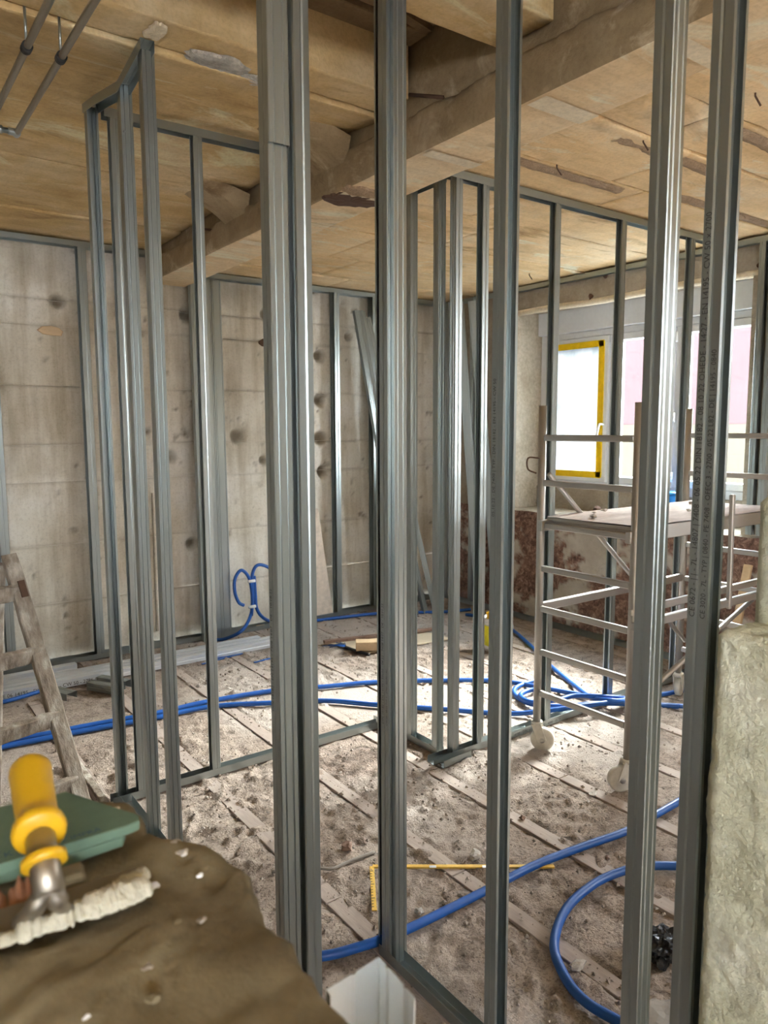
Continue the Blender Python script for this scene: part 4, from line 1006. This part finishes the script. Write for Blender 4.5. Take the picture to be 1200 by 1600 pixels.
# blade: thin plate under a ridge of dried plaster
f0, f1 = G(-70, 1500, 1.166), G(236, 1390, 1.166)
b0, b1 = G(-70, 1446, 1.168), G(222, 1356, 1.168)
n = 14; V, Fc = [], []
for i in range(n+1):
    t = i/n; a_, c_ = f0.lerp(f1, t), b0.lerp(b1, t)
    for p in (a_, c_): V += [tl(p), tl(p+Vector((0, 0, 0.0022)))]
for i in range(n):
    k = i*4; Fc += [(k+1, k+3, k+7, k+5), (k, k+4, k+6, k+2), (k, k+1, k+5, k+4), (k+2, k+6, k+7, k+3)]
Fc += [(0, 2, 3, 1), (n*4, n*4+1, n*4+3, n*4+2)]
mesh('blade', V, Fc, M['dirty_steel'], tw)
def crust(name, A, B, wd, h, seed):
    n, m_ = 46, 12; V, Fc = [], []
    d = (B-A).normalized(); s = Vector((0, 0, 1)).cross(d)
    for i in range(n+1):
        t = i/n; c = A.lerp(B, t)
        e = min(1, min(t, 1-t)*14)**0.5
        u_ = float(fbm(np.array([t*2.2+seed]), np.array([0.3]), 4, 3, seed)[0]); k = (0.72+0.6*(u_-0.3))*max(e, 0.25)
        for j in range(m_+1):
            an = math.pi*j/m_
            r_ = 1+0.28*(float(fbm(np.array([t*9.0+seed]), np.array([j*0.45]), 1.6, 3, seed+1)[0])-0.5)
            V.append(tl(c+s*(math.cos(an)*wd*k*r_)+Vector((0, 0, math.sin(an)*h*k*r_-0.001))))
    for i in range(n):
        for j in range(m_):
            a = i*(m_+1)+j; Fc.append((a, a+1, a+m_+2, a+m_+1))
    Fc.append(tuple(range(m_+1))); Fc.append(tuple(n*(m_+1)+j for j in range(m_, -1, -1)))
    return mesh(name, V, Fc, M['crust'], tw, False)
crust('plaster_crust', G(22, 1462, 1.168), G(118, 1432, 1.168), 0.012, 0.012, 811)
crust('plaster_crust', G(112, 1430, 1.168), G(237, 1385, 1.168), 0.016, 0.014, 822)
crust('plaster_crust', G(-60, 1490, 1.168), G(30, 1462, 1.168), 0.008, 0.007, 833)
crust('plaster_crust', G(178, 1388, 1.169), G(232, 1362, 1.169), 0.009, 0.007, 844)
# torn sandpaper scraps
def curl(name, a, b, hgt, label):
    n = 16; V, Fc = [], []; d = b-a; s = Vector((-d.y, d.x, 0)).normalized()
    for i in range(n+1):
        t = i/n; z = math.sin(t*math.pi)*hgt*(0.8+0.3*math.sin(t*19)); p = a+d*t
        for w_ in (0.0, 0.022): 
            q = p+s*w_*-1; V += [(q.x, q.y, 1.165+z*(1 if w_ == 0 else 0.15)), (q.x, q.y, 1.1635+z*(1 if w_ == 0 else 0.15))]
    for i in range(n):
        k = i*4; Fc += [(k, k+2, k+6, k+4), (k+1, k+5, k+7, k+3), (k, k+4, k+5, k+1), (k+2, k+3, k+7, k+6)]
    o = mesh(name, V, Fc, M['red_paper']); tag(o, label, 'paper scrap', 'sandpaper scraps'); return o
curl('sandpaper_scrap', G(12, 1398, 1.165), G(56, 1386, 1.165), 0.014, 'torn reddish sandpaper scrap right beside the trowel shank')
curl('sandpaper_scrap', G(-34, 1412, 1.165), G(10, 1400, 1.165), 0.012, 'torn reddish sandpaper scrap at the left edge below the green boards')
o = bar('mortar_flake', G(70, 1378, 1.170), G(132, 1362, 1.170), 0.022, 0.010, M['bench'], None, 0.003); tag(o, 'flat brown mortar flake between green boards and trowel blade', 'debris')

# ------------------------------------------------------------------ right foreground wall stub
def rough_block(name, x0, x1, y0, y1, z0, z1, mat, amp, step, seed, parent=None):
    bm = bmesh.new(); box_bm(bm, ((x0+x1)/2, (y0+y1)/2, (z0+z1)/2), (x1-x0, y1-y0, z1-z0), None, 0.012)
    while True:
        es = [e for e in bm.edges if e.calc_length() > step]
        if not es: break
        bmesh.ops.subdivide_edges(bm, edges=es, cuts=1, use_grid_fill=True)
        if len(bm.verts) > 60000: break
    bm.normal_update()
    co = np.array([v.co[:] for v in bm.verts]); no = np.array([v.normal[:] for v in bm.verts])
    a_ = co[:, 0]+co[:, 1]; b_ = co[:, 2]+co[:, 0]*0.5
    d = (fbm(a_, b_, 8, 4, seed)-0.5)*amp*2.0+(np.abs(fbm(a_, b_, 30, 4, seed+7, 0.6)-0.5))*amp*1.3
    for v, dd2, nn in zip(bm.verts, d, no): v.co += Vector(nn)*dd2
    return bmobj(name, bm, mat, parent, True)
wall_right = struct(rough_block('wall_stub', 1.168, 1.60, 0.10, 0.660, 0.0, 1.212, M['green_plaster'], 0.0085, 0.012, 901)); wall_right.name = 'wall_right'
rough_block('pier_stub', 1.272, 1.60, 0.10, 0.652, 1.18, 1.43, M['green_plaster'], 0.006, 0.03, 911, wall_right)

# ------------------------------------------------------------------ small things on the floor
# paint bucket
bc = G(776, 1016); bc.z = 0
bk = thing('paint_bucket', 'yellow and white paint bucket standing behind the front stud', 'bucket', None, bc)
tube('body', [(0, 0, .002), (0, 0, .03), (0, 0, .205)], [.083, .086, .096], M['white'], bk, 28)
tube('label_band', [(0, 0, .045), (0, 0, .19)], [.0885, .0966], M['bucket_y'], bk, 28)
tube('rim', [(0, 0, .203), (0, 0, .208), (0, 0, .236), (0, 0, .240)], [.098, .104, .104, .094], M['white'], bk, 28)
tube('handle', spline([(-.1, 0, .21), (-.06, -.07, .19), (0.03, -.108, .17), (.09, -.06, .19), (.1, 0, .21)], 6), 0.003, M['steel'], bk, 6)
o = lump('grimy_sponge', bc+Vector((.055, 0, .255)), 0.045, M['wood_brown'], 33, (1, 1, 0.9)); tag(o, 'brown grimy sponge lying on top of the paint bucket', 'sponge')
o = lump('yellow_glove', bc+Vector((-.055, -.02, .262)), 0.05, M['yellow'], 34, (0.9, 1, 0.8)); tag(o, 'crumpled yellow glove on top of the paint bucket', 'glove')
text(bk, 'K', 0.06, bc+Vector((0.050, -0.083, .13)), (0.86, 0.5, 0), (0, 0, 1), M['blue'])
# wood pieces
o = slab('plywood_offcut', [G(508, 1006), G(576, 1022), G(705, 1000), G(640, 982)], 0.004, 0.008, M['ply'], 'pale plywood offcut lying flat under the pine block', 'board')
o = bar('pine_block', G(556, 1008, .05), G(645, 1006, .05), 0.09, 0.062, M['wood_new'], None, 0.003); tag(o, 'short pine wood block lying on the plywood offcut', 'wood block')
o = bar('brown_lath', G(506, 1003, .022), G(676, 983, .03), 0.035, 0.022, M['wood_brown'], None, 0.002); tag(o, 'long reddish brown lath lying behind the pine block', 'lath')
# beige board leaning at the back wall
A0, A1, B1_, B0_ = G(462, 976), G(521, 962), PY(497, 795, 5.075), PY(470, 795, 5.075)
nrm = (A1-A0).cross(B1_-A0).normalized()*0.012
V = [A0, A1, B1_, B0_, A0-nrm, A1-nrm, B1_-nrm, B0_-nrm]
o = mesh('gypsum_board_offcut', V, [(0, 1, 2, 3), (7, 6, 5, 4), (0, 4, 5, 1), (1, 5, 6, 2), (2, 6, 7, 3), (3, 7, 4, 0)], M['gypsum'])
tag(o, 'beige board offcut with a slanted edge leaning at the back wall', 'board')
# folding rule
for nm, a_, b_, lab in (('long', G(582, 1354, .006), G(866, 1354, .006), 'x'), ('short', G(581, 1354, .006), G(585, 1423, .006), 'y')):
    if nm == 'long':
        fr = bar('folding_rule', a_, b_, 0.016, 0.007, M['rule'], None, 0.0008); tag(fr, 'yellow folding rule opened to a right angle on the floor', 'rule')
    else:
        bar('rule_segment', a_, b_, 0.016, 0.004, M['rule'], fr, 0.0005)
        dv = (b_-a_).normalized()
        for k in range(14):
            q = a_+dv*(0.03+0.015*k)+Vector((0, 0, 0.0023)); sd = Vector((-dv.y, dv.x, 0))
            bar('scale_mark', q-sd*0.007, q-sd*(0.001 if k % 5 else -0.004), 0.0022, 0.0006, M['ink'], fr)
dv = (G(866, 1354)-G(582, 1354)).normalized()
for t in (0.33, 0.62, 0.86):
    q = G(582, 1354, .0098)+dv*(t*(G(866, 1354)-G(582, 1354)).length); bar('joint_plate', q-dv*0.012, q+dv*0.012, 0.013, 0.0012, M['steel_flat'], fr)
# lumps
for (px, py, r_, lab, sq) in ((742, 1336, .022, 'pale plaster lump beside the stud above the folding rule', (1.1, 1, .7)), (902, 1508, .020, 'oval pale stone lying inside the lower right conduit loop', (1.5, .8, .6)),
                              (542, 1322, .020, 'angular brown stone next to the grey cable', (1, 1, .8)), (816, 1278, .012, 'dark pebble on the open floor right of centre', (1, 1, .8)), (927, 1240, .014, 'flat pale chip on the floor between the scaffold wheels', (1.8, 1, .4)),
                              (655, 1424, .016, 'grey stone below the yellow rule beside the blue conduit', (1, 1, .7)), (949, 1340, .010, 'small dark pebble above the lower right conduit loop', (1, 1, .8)), (470, 1412, .018, 'pale chip of plaster between the two ribbed studs', (1.4, 1, .6))):
    tag(lump('plaster_lump', G(px, py, r_*sq[2]*0.8), r_, M['stone'] if 'dark' not in lab and 'brown' not in lab else M['wood_brown'], int(px), sq), lab, 'stone')
# black crumpled bag
bm = bmesh.new(); bmesh.ops.create_icosphere(bm, subdivisions=4, radius=1)
co = np.array([v.co[:] for v in bm.verts]); dn = np.abs(fbm(co[:, 0]*1.2+co[:, 2], co[:, 1]*1.2+3, 1.6, 4, 55, 0.6)-0.5)*2
for v, k in zip(bm.verts, dn): v.co = Vector((v.co.x*0.075, v.co.y*0.055, max(v.co.z*0.055, -0.05)))*(0.7+0.9*k)
o = bmobj('black_bag', bm, M['black'], None); o.location = G(1038, 1478, 0.040); tag(o, 'crumpled black plastic bag on the floor between the right studs', 'bag')
o = lump('grey_rag', G(1040, 1597, .03), 0.055, M['cable'], 93, (1.8, 1, .5), None, 0.3, 3); tag(o, 'grey dusty rag at the bottom edge between the right studs', 'rag')
# can with blue cap
cp = G(577, 944); can = thing('glue_cartridge', 'white bottle with a dark blue base standing by the back wall', 'bottle', None, Vector((cp.x, 5.03, 0)))
tube('base_sleeve', [(0, 0, .002), (0, 0, .06)], .03, M['hose'], can, 16); tube('body', [(0, 0, .06), (0, 0, .14), (0, 0, .155), (0, 0, .18)], [.028, .028, .012, .012], M['white'], can, 16)
# blue scraps on floor
for k, (px, py) in enumerate([(348, 1027), (365, 1024), (417, 1030), (340, 1031)]):
    p = G(px, py, .006); d = Vector((0.06+0.02*k, 0.012*(k-1), 0)); tag(bar('conduit_scrap', p-d, p+d, 0.018, 0.005, M['hose'], None, 0.001), 'flat blue plastic scrap on the floor before the steel profiles', 'scrap', 'blue plastic scraps')
for k, (px, py) in enumerate([(382, 985), (408, 979)]):
    p = G(px, py, .012); d = Vector((0.035, 0, 0)); tag(bar('yellow_spacer', p-d, p+d, 0.03, 0.022, M['patch'], None, 0.002), 'pale yellow foam piece by the wall track, %s one' % ('left' if k == 0 else 'right'), 'foam piece', 'yellow foam pieces')
# blue bucket on the parapet
bp = Vector((4.60, PX(1049, 780, 4.60).y, 0.905))
bb = thing('blue_bucket', 'blue bucket standing on the parapet in front of the window', 'bucket', None, bp)
tube('body', [(0, 0, 0), (0, 0, .19)], [.075, .095], M['blue'], bb, 24); tube('rim', [(0, 0, .188), (0, 0, .20)], [.1, .1], M['blue'], bb, 24)
# rusty rod with clod on parapet
o = lump('dark_clod', Vector((4.56, PX(933, 790, 4.56).y, .925)), 0.035, M['rust'], 41, (1, 1, 1.2)); tag(o, 'dark clod lying on the parapet below the taped window', 'debris')
# boards leaning on the parapet seen below the scaffold
for k, (px0, px1) in enumerate([(1131, 1142)]):
    a_, b_ = PX(px0+3, 960, 4.15), PX(px1, 925, 4.35)
    p0 = Vector((4.18, a_.y, 0.0)); p1 = Vector((4.38, a_.y, 0.72))
    o = bar('pale_plank', p0, p1, 0.05, 0.02, M['wood_new'], None, 0.002, up=Vector((-1, 0, 0.2))); tag(o, 'pale plank leaning against the broken brick parapet', 'plank')

# ------------------------------------------------------------------ pipes under the ceiling
def pipe(x, y0, y1, z, yc, label, elbow=False):
    t = thing('ceiling_pipe', label, 'pipe', 'steel pipes under the ceiling', (x, yc, z))
    pts = [(0, y1-yc, 0), (0, y0-yc, 0)]
    tube('pipe', pts, 0.0105, M['dirty_steel'], t, 14)
    tube('clamp', [(0, -0.014, 0), (0, 0.014, 0)], 0.0155, M['rubber'], t, 16)
    tube('threaded_rod', [(0, 0, .012), (0, 0, 2.78-z)], 0.004, M['steel'], t, 8)
    if elbow:
        tube('elbow', spline([(0, y0-yc+0.02, 0), (0, y0-yc, 0), (-0.006, y0-yc-0.0, 0), (-0.03, y0-yc, 0)], 4), 0.0135, M['steel'], t, 12)
        tube('branch_pipe', [(-0.02, y0-yc, 0), (-0.9, y0-yc, 0)], 0.0105, M['steel'], t, 12)
        tube('fitting', [(-0.05, y0-yc, 0), (-0.075, y0-yc, 0)], 0.0145, M['steel'], t, 12)
pipe(0.51, 3.0, 1.2, 2.65, 2.455, 'steel ceiling pipe, the left one running off the top corner')
pipe(0.605, 3.15, 1.2, 2.65, 2.46, 'steel ceiling pipe, the right one ending in an elbow', True)
